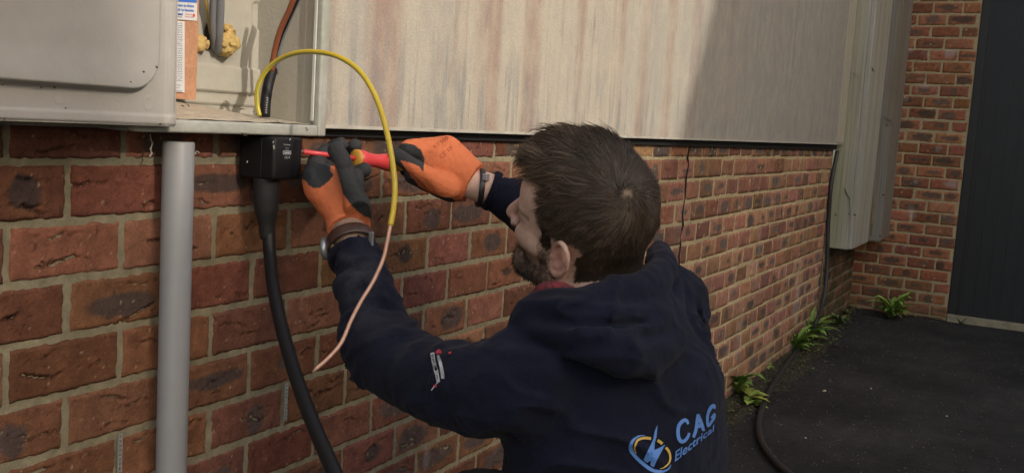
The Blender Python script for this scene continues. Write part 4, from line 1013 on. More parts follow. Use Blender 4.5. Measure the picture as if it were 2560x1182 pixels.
# sleeves
Ls = [(*at(1320, 955, 1.28), .060), (*at(1210, 972, 1.28), .061), (*at(1100, 957, 1.32), .055), (*at(1020, 920, 1.37), .055), (*at(958, 868, 1.41), .058), (*at(928, 775, 1.44), .046), (*at(903, 680, 1.465), .0385), (*at(886, 612, 1.48), .0365)]
H.chain(Ls, .03, 6)
Rs = [(*at(1655, 770, 1.55), .072), (*at(1590, 760, 1.66), .062), (*at(1490, 700, 1.75), .056), (*at(1400, 585, 1.765), .050), (*at(1300, 510, 1.75), .0455), (*at(1222, 474, 1.73), .0310)]
H.chain(Rs, .03, 6)
# hood: inner collar roll, outer fold, pouch lying on the back
Hc = [(1292, 822, 1.33, .017), (1315, 787, 1.32, .021), (1370, 763, 1.29, .022), (1460, 757, 1.275, .024), (1545, 742, 1.30, .026), (1612, 718, 1.35, .026), (1652, 680, 1.43, .024), (1648, 640, 1.52, .022)]
H.chain([A4(*q) for q in Hc], .004, 6)
Hp = [(1308, 832, 1.28, .015), (1352, 828, 1.25, .020), (1440, 842, 1.232, .025), (1530, 874, 1.235, .029), (1605, 888, 1.268, .028), (1662, 855, 1.325, .024), (1685, 790, 1.39, .022), (1678, 715, 1.46, .020)]
H.chain([A4(*q) for q in Hp], .006, 6)
H.chain([A4(*q) for q in [(1330, 785, 1.285, .024), (1420, 800, 1.255, .030), (1520, 820, 1.26, .034), (1600, 812, 1.30, .032), (1655, 765, 1.385, .026)]], .012, 5)
# neck opening
H.chain([(*(NB * .2 + hd(-.04, 0, -.11) * .8), .058), (*NB, .060)], .006, 3, 'sub')
# folds, seams
G = lambda P, dp, w_: H.groove([at(*q) for q in P], dp, w_)
G([(838, 705, 1.46), (880, 678, 1.43), (930, 680, 1.43), (985, 710, 1.46)], .007, .008)
G([(845, 742, 1.44), (900, 700, 1.40), (965, 735, 1.42)], -.007, .010)
G([(850, 770, 1.41), (905, 745, 1.385), (960, 765, 1.40), (1005, 800, 1.42)], .011, .009)
G([(852, 840, 1.38), (905, 800, 1.34), (960, 820, 1.345)], -.006, .012)
G([(870, 880, 1.35), (930, 840, 1.325), (990, 850, 1.33), (1050, 840, 1.34)], .010, .010)
G([(1010, 960, 1.28), (1060, 900, 1.26), (1100, 850, 1.28)], .008, .011)
G([(1135, 835, 1.28), (1160, 870, 1.235), (1150, 905, 1.225)], .009, .008)
G([(1318, 783, 1.255), (1400, 802, 1.225), (1490, 812, 1.225), (1575, 812, 1.255), (1640, 800, 1.31)], .016, .0075)
G([(1640, 690, 1.405), (1660, 735, 1.385), (1690, 785, 1.37)], .010, .007)
G([(1410, 860, 1.20), (1440, 900, 1.205)], .004, .006)
G([(1236, 826, 1.25), (1240, 900, 1.19), (1246, 980, 1.185), (1250, 1070, 1.20)], .004, .0045)
G([(1080, 1000, 1.26), (1160, 1030, 1.21), (1250, 1040, 1.19)], .006, .012)
G([(1245, 870, 1.19), (1290, 855, 1.19), (1330, 850, 1.20)], .003, .006)
G([(1450, 960, 1.22), (1560, 985, 1.24), (1680, 960, 1.31)], .005, .016)
G([(1400, 1040, 1.20), (1540, 1050, 1.22), (1700, 1010, 1.30)], .004, .018)
G([(1700, 700, 1.46), (1740, 800, 1.43), (1770, 900, 1.42)], .009, .009)
G([(1672, 640, 1.52), (1720, 740, 1.48), (1745, 830, 1.45)], -.004, .012)
G([(1655, 625, 1.54), (1690, 690, 1.50)], .008, .007)
G([(1395, 855, 1.235), (1520, 915, 1.235), (1640, 925, 1.29)], .006, .008)
G([(1260, 840, 1.25), (1300, 845, 1.235)], .006, .008)
G([(1615, 665, 1.41), (1622, 715, 1.385), (1625, 760, 1.37)], .003, .004)
G([(1688, 790, 1.385), (1697, 840, 1.36), (1690, 895, 1.35)], .003, .004)
H.noise(.0055, 20, 6, 2, .03); H.noise(.0015, 60, 8, 2, .02)
AXL = LWR - at(903, 680, 1.455); AXL = AXL / np.linalg.norm(AXL) - CT * .30; H.cut(at(886, 632, 1.478), AXL, .06); H.cut(at(1226, 476, 1.73), RWR - at(1300, 510, 1.75), .05)
def wrinkle(ctr_, axis, fa, fb, amp, rad, seed):
    a_ = axis / np.linalg.norm(axis); b_2 = np.cross(a_, CT); b_2 /= np.linalg.norm(b_2); c_ = np.cross(a_, b_2); ctr_ = np.array(ctr_)
    def fn(P):
        Q = P - ctr_; q = np.stack([Q @ a_ * fa, Q @ b_2 * fb, Q @ c_ * fb], -1); q = q + .55 * np.stack([vn(q, .7, seed + 5), vn(q, .7, seed + 6), vn(q, .7, seed + 7)], -1)
        r_ = 1 - np.abs(vn(q, 1, seed)) * 2.2; m_ = np.clip(1 - np.linalg.norm(Q, axis=-1) / rad, 0, 1); m_ = m_ * m_ * (3 - 2 * m_)
        return -amp * (np.clip(r_, 0, 1) ** 2 - .3) * m_
    H._do(H.blk(ctr_, rad), fn, 0, 'disp')
wrinkle(at(960, 870, 1.41), LWR - LEL, 55, 16, .016, .12, 3)
wrinkle(at(900, 700, 1.46), LWR - LEL, 60, 18, .011, .09, 9)
wrinkle(at(1130, 950, 1.30), LSH - LEL, 42, 15, .013, .12, 15)
wrinkle(at(1250, 1010, 1.25), LSH - LEL, 30, 16, .012, .13, 21)
wrinkle(at(1700, 800, 1.48), WU - SR * .6, 20, 34, .012, .17, 27)
wrinkle(at(1520, 1080, 1.27), WU + SR * .3, 30, 9, .012, .27, 33)
wrinkle(at(1480, 830, 1.24), np.cross(SR, CT), 30, 13, .010, .20, 39)
hv, hf_ = H.mesh(); hv = smooth_mesh(hv, hf_, 1, .4)
dust = None
dust = np.zeros(len(hv))
for (x_, y_, d_, r_, k_) in [(885, 655, 1.43, .05, .9), (890, 700, 1.41, .05, 1.0), (905, 770, 1.37, .055, .7), (935, 830, 1.34, .05, .5), (975, 900, 1.30, .06, .35), (1160, 880, 1.23, .06, .2)]: dust = np.maximum(dust, k_ * np.clip(1 - np.linalg.norm(hv - at(x_, y_, d_), axis=1) / r_, 0, 1))
dust = np.clip(dust * (1.0 + 1.6 * fbm(hv, 45, 5, 3)) - .15, 0, 1) * .30 + .25 * np.clip(vn(hv, 380, 9) - .93, 0, .05) / .05
hcol = np.array([.0064, .0076, .0180]) * (1 - dust[:, None]) + np.array([.085, .085, .095]) * dust[:, None]
M_hood2 = mat('dusty_navy_fleece', attr=True, rough=.92, nscale=14, namt=.16, n2=[(420, .38, (1, 1, 1)), (45, .12, (1, 1, 1))], bump=[(700, .0009), (80, .0016)], spec=.12, sheen=.04)
hoodie = mesh('hoodie', hv, hf_, M_hood2, person, True, hcol)
bvh_hood = BVHTree.FromPolygons(hv.tolist(), hf_.tolist())
def on_cloth(px, py, off=.0012, tree=bvh_hood):
    dr_ = Vector(at(px, py, 1.0) - CAM).normalized(); h_ = tree.ray_cast(Vector(CAM), dr_)
    if h_[0] is None: return None
    n_ = h_[1]; n_ = n_ if n_.dot(dr_) < 0 else -n_
    return np.array(h_[0] + n_ * off)
# ribbed cuffs
def cuff(c, ax_, r0, r1, ln, mt, name, parent, seg=56, ribs=.0009, flat=1.0, side=None):
    ax_ = ax_ / np.linalg.norm(ax_); s_ = np.cross(ax_, WU if side is None else side); s_ /= np.linalg.norm(s_); t_ = np.cross(ax_, s_); v_ = []; n_ = 8
    for i in range(n_ + 1):
        q = i / n_; r = r0 + (r1 - r0) * q + .0015 * math.sin(q * math.pi)
        for j_ in range(seg * 2):
            a_ = math.pi * j_ / seg; rr = r + ribs * (1 if j_ % 2 else -1); v_.append(c + ax_ * ln * q + s_ * rr * math.cos(a_) + t_ * rr * flat * math.sin(a_))
    m_ = seg * 2; f_ = [(i * m_ + j_, i * m_ + (j_ + 1) % m_, (i + 1) * m_ + (j_ + 1) % m_, (i + 1) * m_ + j_) for i in range(n_) for j_ in range(m_)]
    b0 = len(v_)
    for i in (0, n_):
        for j_ in range(m_): p_ = v_[i * m_ + j_]; v_.append(c + ax_ * ln * (i / n_) + (p_ - c - ax_ * ln * (i / n_)) * .86)
    f_ += [(j_, b0 + j_, b0 + (j_ + 1) % m_, (j_ + 1) % m_) for j_ in range(m_)] + [(n_ * m_ + j_, n_ * m_ + (j_ + 1) % m_, b0 + m_ + (j_ + 1) % m_, b0 + m_ + j_) for j_ in range(m_)]
    return mesh(name, v_, f_, mt, parent, True)
# printing on the back: words and emblem laid onto the cloth
M_lb = mat('sky_blue_print', col=(.085, .205, .52), rough=.6); M_ly = mat('gold_print', col=(.50, .33, .07), rough=.6); M_wht = mat('white_thread', col=(.42, .42, .45), rough=.8); M_rd = mat('red_thread', col=(.40, .03, .05), rough=.8)
def decal(name, polys, mt, parent, step=5, off=.0012, tree=bvh_hood):
    """polys in photo pixels as lists of quads/triangles strips; each vertex dropped onto the cloth"""
    V_, F_ = [], []
    for poly in polys:
        b0 = len(V_); ok = True; P__ = []
        for (x, y) in poly:
            h_ = on_cloth(x, y, off, tree)
            if h_ is None: ok = False; break
            P__.append(h_)
        if ok: V_ += P__; F_.append(tuple(range(b0, b0 + len(poly))))
    if F_: return mesh(name, V_, F_, mt, parent)
def ribbon(P, W, n=10):
    """quads of a brush stroke: P pixel points, W widths"""
    Q = spline([(x, y, w_) for (x, y), w_ in zip(P, W)], n); d = np.gradient(Q[:, :2], axis=0); d /= np.linalg.norm(d, axis=1)[:, None] + 1e-9; nn = np.stack([-d[:, 1], d[:, 0]], 1)
    a_ = Q[:, :2] + nn * Q[:, 2:] / 2; b_2 = Q[:, :2] - nn * Q[:, 2:] / 2
    return [[tuple(a_[i]), tuple(a_[i + 1]), tuple(b_2[i + 1]), tuple(b_2[i])] for i in range(len(Q) - 1)]
k5 = 300 / 1755
def Zp(x, y): return (1560 + x * k5, 980 + y * k5)
ccol = [
 ribbon([Zp(925, 465), Zp(905, 415), Zp(860, 410), Zp(800, 470), Zp(778, 560), Zp(790, 660), Zp(830, 715), Zp(880, 700), Zp(925, 640), Zp(940, 590)], [6, 8, 9, 9, 9, 9, 9, 8, 7, 6]),
 ribbon([Zp(1000, 655), Zp(1035, 560), Zp(1055, 430), Zp(1070, 315)], [7, 8, 8, 7], 6) + ribbon([Zp(1070, 315), Zp(1100, 400), Zp(1130, 490), Zp(1150, 560)], [7, 9, 9, 7], 6) + ribbon([Zp(1040, 500), Zp(1085, 490), Zp(1130, 480)], [8, 9, 8], 4),
 ribbon([Zp(1312, 235), Zp(1300, 190), Zp(1260, 215), Zp(1215, 300), Zp(1203, 400), Zp(1215, 485), Zp(1255, 440), Zp(1300, 370), Zp(1312, 310)], [5, 7, 8, 7, 7, 6, 6, 6, 5]) + ribbon([Zp(1262, 375), Zp(1285, 345), Zp(1315, 300)], [5, 6, 5], 4)]
for i, q in enumerate(ccol): decal('back_letter', q, M_lb, hoodie, off=.0014 + i * .0001)['label'] = ['large pale blue letter C', 'large pale blue letter A', 'large pale blue letter G'][i]
em = ribbon([Zp(300, 625), Zp(200, 645), Zp(110, 730), Zp(100, 830), Zp(160, 930), Zp(280, 1040), Zp(400, 1130), Zp(520, 1155), Zp(630, 1125), Zp(680, 1060)], [1.5, 4, 8, 10, 9, 9, 9, 8, 4, 1.5])
decal('blue_swoosh', em, M_lb, hoodie)
gl = ribbon([Zp(175, 885), Zp(152, 800), Zp(190, 710), Zp(280, 665), Zp(385, 670)], [2, 4, 5.5, 7, 7]) + ribbon([Zp(480, 695), Zp(520, 720), Zp(550, 745)], [7.5, 7.5, 7.5], 4) + ribbon([Zp(600, 800), Zp(645, 860), Zp(665, 950), Zp(640, 1040), Zp(580, 1090), Zp(520, 1110)], [7, 6, 5, 4, 3, 1.5])
decal('gold_ring', gl, M_ly, hoodie, off=.0016)
def tri(P): return [tuple(Zp(*q)) for q in P]
def sub_poly(P, n=5):
    """triangles fanned then subdivided so that they follow the cloth"""
    out = []
    for i in range(1, len(P) - 1):
        a_, b_2, c_ = map(np.array, (P[0], P[i], P[i + 1]))
        for u_ in range(n):
            for w_ in range(n - u_):
                g_ = lambda p_, q_: tuple(a_ + (b_2 - a_) * p_ / n + (c_ - a_) * q_ / n)
                out.append([g_(u_, w_), g_(u_ + 1, w_), g_(u_, w_ + 1)])
                if u_ + w_ < n - 1: out.append([g_(u_ + 1, w_), g_(u_ + 1, w_ + 1), g_(u_, w_ + 1)])
    return out
bolt = sub_poly(tri([(478, 470), (440, 560), (415, 680), (440, 720), (465, 640), (470, 520)])) + sub_poly(tri([(415, 680), (282, 975), (330, 1018), (390, 980), (425, 850), (440, 715)])) + sub_poly(tri([(425, 850), (390, 980), (380, 1060), (430, 1085), (465, 1000), (590, 755)]))
decal('lightning_bolt', bolt, M_lb, hoodie, off=.0018)
def word(s, x0, y0, x1, y1, h0, h1, mt, name, bold=.02, step=1):
    v_, f_ = text_geo(s, 1, 0, bold)
    W_ = v_[:, 0].max(); polys = []
    def mp(q):
        t_ = q[0] / W_; h_ = h0 + (h1 - h0) * t_; return (x0 + (x1 - x0) * t_ - q[1] * h_ * .05 + q[1] * h_ * .15, y0 + (y1 - y0) * t_ - q[1] * h_)
    for fc in f_: polys.append([mp(v_[i]) for i in fc])
    return decal(name, polys, mt, hoodie, off=.0022)
word('Electrical', *Zp(715, 1020), *Zp(1290, 560), 39, 24, M_lb, 'back_lettering', .015)
# sleeve badge: two white lines of lettering and red marks
bdg = ribbon([(1079, 884), (1086, 905), (1092, 930), (1097, 950), (1092, 972)], [6, 8, 9, 9, 6], 6)
decal('sleeve_badge', ribbon([(1082, 882), (1086, 905), (1092, 930), (1098, 955)], [9, 10, 10, 9], 6) + ribbon([(1097, 888), (1102, 908), (1107, 930), (1109, 946)], [6, 8, 9, 7], 6) + ribbon([(1079, 975), (1089, 962), (1098, 955)], [2, 2, 2], 4), M_wht, hoodie)
for rb_ in (ribbon([(1092, 884), (1098, 878), (1104, 884)], [7, 8, 5], 4), ribbon([(1123, 884), (1130, 880)], [5, 4], 3), ribbon([(1085, 966), (1093, 962)], [6, 8], 3)): decal('red_badge_mark', rb_, M_rd, hoodie)
vt, ft_ = text_geo('ELECTRICAL', 1, 0, .02); Wt = vt[:, 0].max()
def mpb(q): t_ = q[0] / Wt; return (1081 + 14 * t_ + q[1] * 7, 886 + 64 * t_ - q[1] * 1.5)
decal('badge_lettering', [[mpb(vt[i]) for i in fc] for fc in ft_], M_hood, hoodie, off=.0022)
# red patterned shirt collar at the neck
M_shirt = mat('red_check', col=(.20, .02, .03), rough=.9, nscale=220, namt=0, col2=(.03, .015, .02))
sc2 = MB(); sc3 = MB(); sc2.tube(pxline([(1338, 738, 1.315), (1362, 720, 1.30), (1395, 717, 1.295), (1430, 730, 1.295)], 5), [.008] * 16, 10); sc3.tube(pxline([(1588, 712, 1.42), (1602, 692, 1.445), (1606, 676, 1.47)], 5), [.009] * 11, 10)
sc2.build('shirt_collar', M_shirt, person, True); sc3.build('shirt_collar', M_shirt, person, True)

# ---- gloves
M_glove = mat('glove_fabric', attr=True, rough=.75, nscale=60, namt=.07, n2=[(700, .10, (1, 1, 1))], bump=[(900, .0007), (160, .0012)], spec=.3)
ORG = np.array([.60, .165, .065]); BLK = np.array([.030, .032, .034])
def glove(name, c, half, build, paint, lab):
    Gd = grid(c, half, .0016); build(Gd); Gd.noise(.0016, 75, 4, 3, .01)
    gv, gf = Gd.mesh(); gv = smooth_mesh(gv, gf, 1, .4)
    nn = np.zeros_like(gv); q = gv[gf]; fnn = np.cross(q[:, 1] - q[:, 0], q[:, 3] - q[:, 0])
    for a in range(4): np.add.at(nn, gf[:, a], fnn)
    nn /= np.linalg.norm(nn, axis=1)[:, None] + 1e-12
    pp = toPX(gv); face = -((gv - CAM) * nn).sum(1); face = face / np.linalg.norm(gv - CAM, axis=1)
    o = mesh(name, gv, gf, M_glove, person, True, paint(gv, pp, face)); o['label'] = lab
    return o
AL = lambda x, y, d, r: A4(x, y, d - .06, r * .975)
AR = lambda x, y, d, r: A4(x, y, d - .07, r * .965)
def bL(g):
    K = .009
    g.chain([AL(872, 566, 1.545, .0335), AL(862, 535, 1.55, .032), AL(838, 500, 1.56, .032), AL(822, 470, 1.565, .033)], .01, 5)        # wrist to palm
    g.chain([AL(800, 470, 1.555, .0250), AL(795, 448, 1.56, .0245)], K); g.chain([AL(850, 500, 1.56, .032), AL(850, 460, 1.58, .028)], K)
    # index: knuckle out to the left, curled behind the shaft
    g.chain([AL(797, 452, 1.560, .0195), AL(788, 427, 1.595, .0168), AL(797, 400, 1.638, .0148), AL(816, 382, 1.660, .0130), AL(834, 374, 1.665, .0120)], .006)
    # thumb laid over the shaft
    g.chain([AL(893, 515, 1.52, .0190), AL(878, 470, 1.515, .0165), AL(864, 430, 1.515, .0145), AL(855, 400, 1.515, .0140), AL(840, 375, 1.53, .0135)], .005)
    g.chain([AL(905, 545, 1.53, .0150), AL(893, 515, 1.52, .0180)], .006)
    # middle, ring and little finger behind
    g.chain([AL(822, 455, 1.61, .0165), AL(815, 410, 1.67, .0140), AL(832, 372, 1.695, .0130), AL(851, 361, 1.685, .0118)], .003)
    g.chain([AL(845, 455, 1.63, .0165), AL(852, 418, 1.685, .0140), AL(868, 388, 1.715, .0128), AL(887, 364, 1.70, .0122)], .003)
    g.chain([AL(868, 478, 1.60, .0160), AL(881, 452, 1.65, .0140), AL(896, 432, 1.685, .0130), AL(910, 425, 1.68, .0128)], .003)
    g.chain([AL(845, 440, 1.63, .0150), AL(878, 472, 1.61, .0155), AL(888, 445, 1.655, .0140)], .008)
    g.cut(at(872, 580, 1.485), -AXL, .07)
    # rolled cuff
    g.groove([at(800, 552, 1.46), at(860, 535, 1.445), at(925, 560, 1.46)], .0025, .0035)
    for q in [((770, 428), (800, 418), (826, 436)), ((764, 446), (795, 440), (822, 455))]: g.groove([at(x, y, 1.49) for x, y in q], .003, .0028)
    for q in [((850, 432), (870, 428), (886, 434)), ((852, 448), (872, 446), (890, 452)), ((846, 418), (862, 414), (876, 420)), ((875, 470), (890, 474), (900, 482))]: g.groove([at(x, y, 1.435) for x, y in q], .003, .0025)
def paintL(v, pp, face):
    org = inpoly(pp, [(740, 470), (757, 448), (764, 452), (772, 463), (785, 471), (800, 470), (820, 455), (834, 438), (825, 425), (828, 405), (836, 408), (842, 425), (848, 450), (858, 485), (872, 505), (885, 520), (905, 538), (925, 545), (930, 600), (800, 600)])
    org &= (pp[:, 2] < 1.55) | (pp[:, 1] > 470)
    cuffz = (pp[:, 1] > 535); org |= cuffz & (pp[:, 0] < 925) & ~((pp[:, 0] > 905) & (pp[:, 1] < 548))
    c = np.where(org[:, None], ORG, BLK); roll = inpoly(pp, [(800, 558), (850, 533), (900, 538), (930, 560), (930, 600), (800, 600)])[:, None]
    return np.where(roll & org[:, None], ORG * [1.08, 1.1, 1.2], c)
gl_ = glove('left_glove', at(848, 455, 1.555), (.075, .095, .130), bL, paintL, 'orange and black glove steadying the screwdriver shaft')
def bR(g):
    g.chain([AR(1205, 468, 1.80, .0350), AR(1178, 455, 1.80, .0375), AR(1145, 430, 1.80, .0410), AR(1110, 410, 1.80, .0440), AR(1080, 405, 1.80, .0400)], .01, 6)
    g.ell(at(1105, 420, 1.73), (.045, .042, .034), [CR, CU, CT], .012)
    g.chain([AR(1150, 425, 1.79, .030), AR(1118, 377, 1.80, .024), AR(1075, 372, 1.79, .020), AR(1022, 368, 1.775, .0135)], .008); g.ball(at(1122, 364, 1.72), .0165, .008)
    # index: runs left then curls down round the handle
    g.chain([AR(1085, 378, 1.785, .0205), AR(1045, 377, 1.775, .0175), AR(1015, 378, 1.775, .0145), AR(1003, 395, 1.785, .0125), AR(1010, 412, 1.79, .0120)], .006)
    # thumb along the handle end
    g.chain([AR(1120, 470, 1.765, .0230), AR(1080, 448, 1.75, .0190), AR(1045, 424, 1.735, .0155), AR(1012, 402, 1.735, .0140), AR(988, 387, 1.745, .0125)], .006)
    g.chain([AR(1130, 470, 1.79, .0260), AR(1070, 455, 1.79, .0180), AR(1030, 440, 1.785, .0140)], .008)
    # middle, ring and little finger further round
    g.chain([AR(1085, 392, 1.82, .0185), AR(1045, 390, 1.83, .0150), AR(1020, 405, 1.83, .0135), AR(1016, 425, 1.81, .0125)], .004)
    g.chain([AR(1095, 412, 1.835, .0180), AR(1060, 414, 1.85, .0145), AR(1038, 428, 1.845, .0130), AR(1035, 442, 1.825, .0120)], .004)
    g.chain([AR(1105, 435, 1.84, .0165), AR(1075, 440, 1.855, .0130), AR(1056, 450, 1.845, .0118), AR(1056, 460, 1.83, .0110)], .004)
    g.cut(at(1182, 458, 1.73), at(1222, 474, 1.73) - at(1140, 430, 1.73) + CT * .01, .065)
    g.groove([at(1148, 508, 1.70), at(1172, 465, 1.68), at(1196, 418, 1.695)], .002, .003)
    g.groove([at(1062, 382, 1.675), at(1064, 410, 1.66), at(1060, 432, 1.66)], .004, .004)
    g.groove([at(1050, 436, 1.655), at(1075, 470, 1.67), at(1090, 485, 1.68)], .002, .005)
def paintR(v, pp, face):
    blk = inpoly(pp, [(950, 340), (1000, 360), (1012, 358), (1035, 362), (1052, 375), (1062, 398), (1058, 430), (1050, 418), (1035, 410), (1018, 405), (1004, 401), (1002, 404), (1018, 428), (1034, 448), (1048, 466), (1070, 480), (1100, 491), (1130, 494), (1140, 505), (1090, 520), (940, 480)])
    blk |= (face < -.1) & (pp[:, 0] < 1130) & (pp[:, 1] > 385) | (pp[:, 2] > 1.77)
    return np.where(blk[:, None], BLK, ORG)
gr_ = glove('right_glove', at(1085, 425, 1.73), (.105, .085, .085), bR, paintR, 'orange and black glove gripping the screwdriver handle')
bvh_gr = BVHTree.FromPolygons([q.co[:] for q in gr_.data.vertices], [tuple(p.vertices) for p in gr_.data.polygons])
M_stamp = mat('glove_stamp', col=(.33, .065, .02), rough=.8)
def gtext(s, x0, y0, x1, y1, h_, name='glove_marking'):
    v_, f_ = text_geo(s, 1, 0, 0); W_ = v_[:, 0].max(); dx, dy = (x1 - x0) / W_, (y1 - y0) / W_; n_ = math.hypot(dx, dy)
    polys = [[(x0 + v_[i][0] * dx + v_[i][1] * h_ * dy / n_, y0 + v_[i][0] * dy - v_[i][1] * h_ * dx / n_) for i in fc] for fc in f_]
    decal(name, polys, M_stamp, gr_, off=.0007, tree=bvh_gr)
gtext('CE', 1103, 398, 1118, 386, 16); gtext('10', 1120, 382, 1132, 371, 13); gtext('KT500', 1086, 372, 1122, 348, 13)

# wrists: brown watch strap on the left, black band on the right
M_strap = mat('brown_leather', col=(.050, .026, .020), rough=.45, nscale=60, namt=.2, bump=[(200, .0005)])
M_steel = mat('watch_steel', col=(.33, .35, .36), rough=.35, metal=.7)
wa = at(880, 592, 1.53) - at(868, 560, 1.548)
cL = at(872, 568, 1.545)
def band(c, ax_, r, wd, th, mt, name, parent, a0=0, a1=2 * math.pi, flat=1.0, seg=64, side=None):
    ax_ = ax_ / np.linalg.norm(ax_); s_ = np.cross(ax_, WU if side is None else side); s_ /= np.linalg.norm(s_); t_ = np.cross(ax_, s_); V_ = []
    for i in range(seg + 1):
        a_ = a0 + (a1 - a0) * i / seg; rd = s_ * math.cos(a_) + t_ * flat * math.sin(a_)
        for (q, rr) in ((-.5, r), (-.5, r + th * .7), (-.35, r + th), (.35, r + th), (.5, r + th * .7), (.5, r)): V_.append(c + ax_ * wd * q + rd * rr)
    F_ = [(i * 6 + j_, i * 6 + (j_ + 1) % 6, (i + 1) * 6 + (j_ + 1) % 6, (i + 1) * 6 + j_) for i in range(seg) for j_ in range(6)]
    F_ += [tuple(range(6))[::-1], tuple(range(seg * 6, seg * 6 + 6))]
    return mesh(name, V_, F_, mt, parent, True)
axL = LWR - LEL
ws = band(at(878, 607, 1.482), AXL, .0335, .019, .0028, M_strap, 'watch_strap', person); ws['label'] = 'brown leather watch strap on the left wrist'
# watch case sits on the far-left side of the wrist
side_dir = (at(800, 600, 1.485) - at(880, 592, 1.485)); side_dir /= np.linalg.norm(side_dir)
cc = at(876, 601, 1.482) + side_dir * .0375 + CF * .004 - CU * .008
MB().tube([cc - side_dir * .004, cc + side_dir * .0045, cc + side_dir * .006], [.0175, .0175, .0150], 28).build('watch_case', M_steel, ws, True)
bu = at(928, 595, 1.455); MB().box(bu - [.0018, .004, .011], bu + [.0018, .004, .009], .001).build('buckle', M_steel, ws)
axR = RWR - at(1290, 505, 1.74)
bR_ = band(at(1200, 470, 1.73), axR - CU * .02, .0315, .0095, .0026, mat('black_strap', col=(.012, .012, .013), rough=.4), 'wrist_band', person, flat=1.0); bR_['label'] = 'black band with a silver clasp on the right wrist'
cp = at(1215, 443, 1.700); MB().box(cp - [.006, .004, .006], cp + [.006, .004, .006], .0012).build('clasp', mat('clasp_silver', col=(.40, .40, .42), rough=.35, metal=.5), bR_)
cuff(at(888, 652, 1.474), AXL, .0378, .0362, .016, M_hood, 'sleeve_cuff', hoodie)
cuff(at(1238, 480, 1.732), axR, .0345, .0330, .013, M_hood, 'sleeve_cuff', hoodie)

# ---- trousers and boots (kneeling, almost wholly below the picture)
M_tr = mat('black_work_trousers', col=(.013, .013, .015), rough=.9, nscale=30, namt=.2, bump=[(300, .0008)])
TR = Field((HIP[0] + .1, HIP[1] + .1, .28), np.eye(3), [np.arange(-.55, .60, .008), np.arange(-.55, .60, .008), np.arange(-.32, .36, .008)])
TR.ell((HIP[0], HIP[1], .50), (.165, .125, .12), TM, .04)
for q in (-1, 1):
    hp2 = HIP + SR * .09 * q + np.array([0, 0, -.02]); kn_ = hp2 + SFW * (.16 if q < 0 else .22) + SR * .05 * q; kn_[2] = .085; an = kn_ - SFW * .40 + SR * .01 * q; an[2] = .075
    TR.chain([(*hp2, .098), (*(hp2 * .5 + kn_ * .5), .085), (*kn_, .070)], .02); TR.chain([(*kn_, .068), (*(kn_ * .5 + an * .5), .060), (*an, .048)], .02)
TR.chain([A4(1230, 1190, 1.33, .062), A4(1250, 1290, 1.30, .075), (*(HIP - SR * .09), .09)], .03)
TR.noise(.006, 14, 3, 2, .03); tv, tf = TR.mesh(); mesh('trousers', smooth_mesh(tv, tf, 2, .5), tf, M_tr, person, True)
M_boot = mat('boot_leather', col=(.03, .022, .017), rough=.7)
for q in (-1, 1):
    hp2 = HIP + SR * .09 * q; kn_ = hp2 + SFW * (.16 if q < 0 else .22) + SR * .05 * q; an = kn_ - SFW * .42 + SR * .01 * q; an[2] = .07; toe = an - SFW * .05; toe[2] = .045
    BT = Field(an, np.eye(3), [np.arange(-.2, .2, .006), np.arange(-.2, .2, .006), np.arange(-.09, .10, .006)])
    BT.chain([(*an, .050), (*(an * .5 + toe * .5 - SFW * .02), .046), (*(toe - SFW * .06 - np.array([0, 0, .005])), .038)], .01)
    bv, bf = BT.mesh(); mesh('boot', smooth_mesh(bv, bf, 1, .5), bf, M_boot, person, True)

# ---- screwdriver between the gloves
sd0, sd1 = at(755, 379, 1.532), at(1002, 410, 1.712)
tip_ = sd0; hb_ = sd0 + (sd1 - sd0) * ((893 - 752) / 250 * .93)
scd = empty('screwdriver', hb_); tag(scd, 'red insulated screwdriver with a red and amber handle held between the gloves', 'screwdriver')
ax_ = (sd1 - sd0) / np.linalg.norm(sd1 - sd0)
LT = np.linalg.norm(sd1 - sd0)
fr_ = lambda px: sd0 + (sd1 - sd0) * (((px - 752) / (1280 - 752) ) )
def along(px):
    """point of the screwdriver axis seen at pixel column px"""
    lo_, hi_ = 0.0, 1.4
    for _ in range(40):
        m_ = (lo_ + hi_) / 2
        if toPX(sd0 + (sd1 - sd0) * m_)[0] < px: lo_ = m_
        else: hi_ = m_
    return sd0 + (sd1 - sd0) * lo_
M_sr = mat('red_insulation', col=(.62, .055, .060), rough=.35, nscale=40, namt=.05)
MB().tube([sd0 - ax_ * .012, sd0 + ax_ * .002], [.0022, .0024], 10).build('steel_tip', M_steel, scd, True)
MB().tube([sd0 + ax_ * .0022, along(890)], [.0038, .0038], 16).build('shaft', M_sr, scd, True)
hpx = [(889, .0060), (892, .0135), (897, .0152), (905, .0150), (918, .0118), (935, .0112), (950, .0122), (962, .0145), (975, .0155), (988, .0150), (1003, .0120), (1008, .006)]
MB().tube([along(886.5), along(889), along(892.5)], [.0095, .0150, .0152], 24).build('amber_collar', mat('amber_grip', col=(.50, .26, .04), rough=.45), scd, True)
hd_m = MB().tube([along(p_) for p_, r_ in hpx[1:]], [r_ for p_, r_ in hpx[1:]], 24).build('handle', [M_sr, bpy.data.materials['amber_grip']], scd, True)
hd_m.data.polygons.foreach_set('material_index', [1 if (k // 24 >= 6 and (k % 24) % 8 < 5) else 0 for k in range(len(hd_m.data.polygons))])

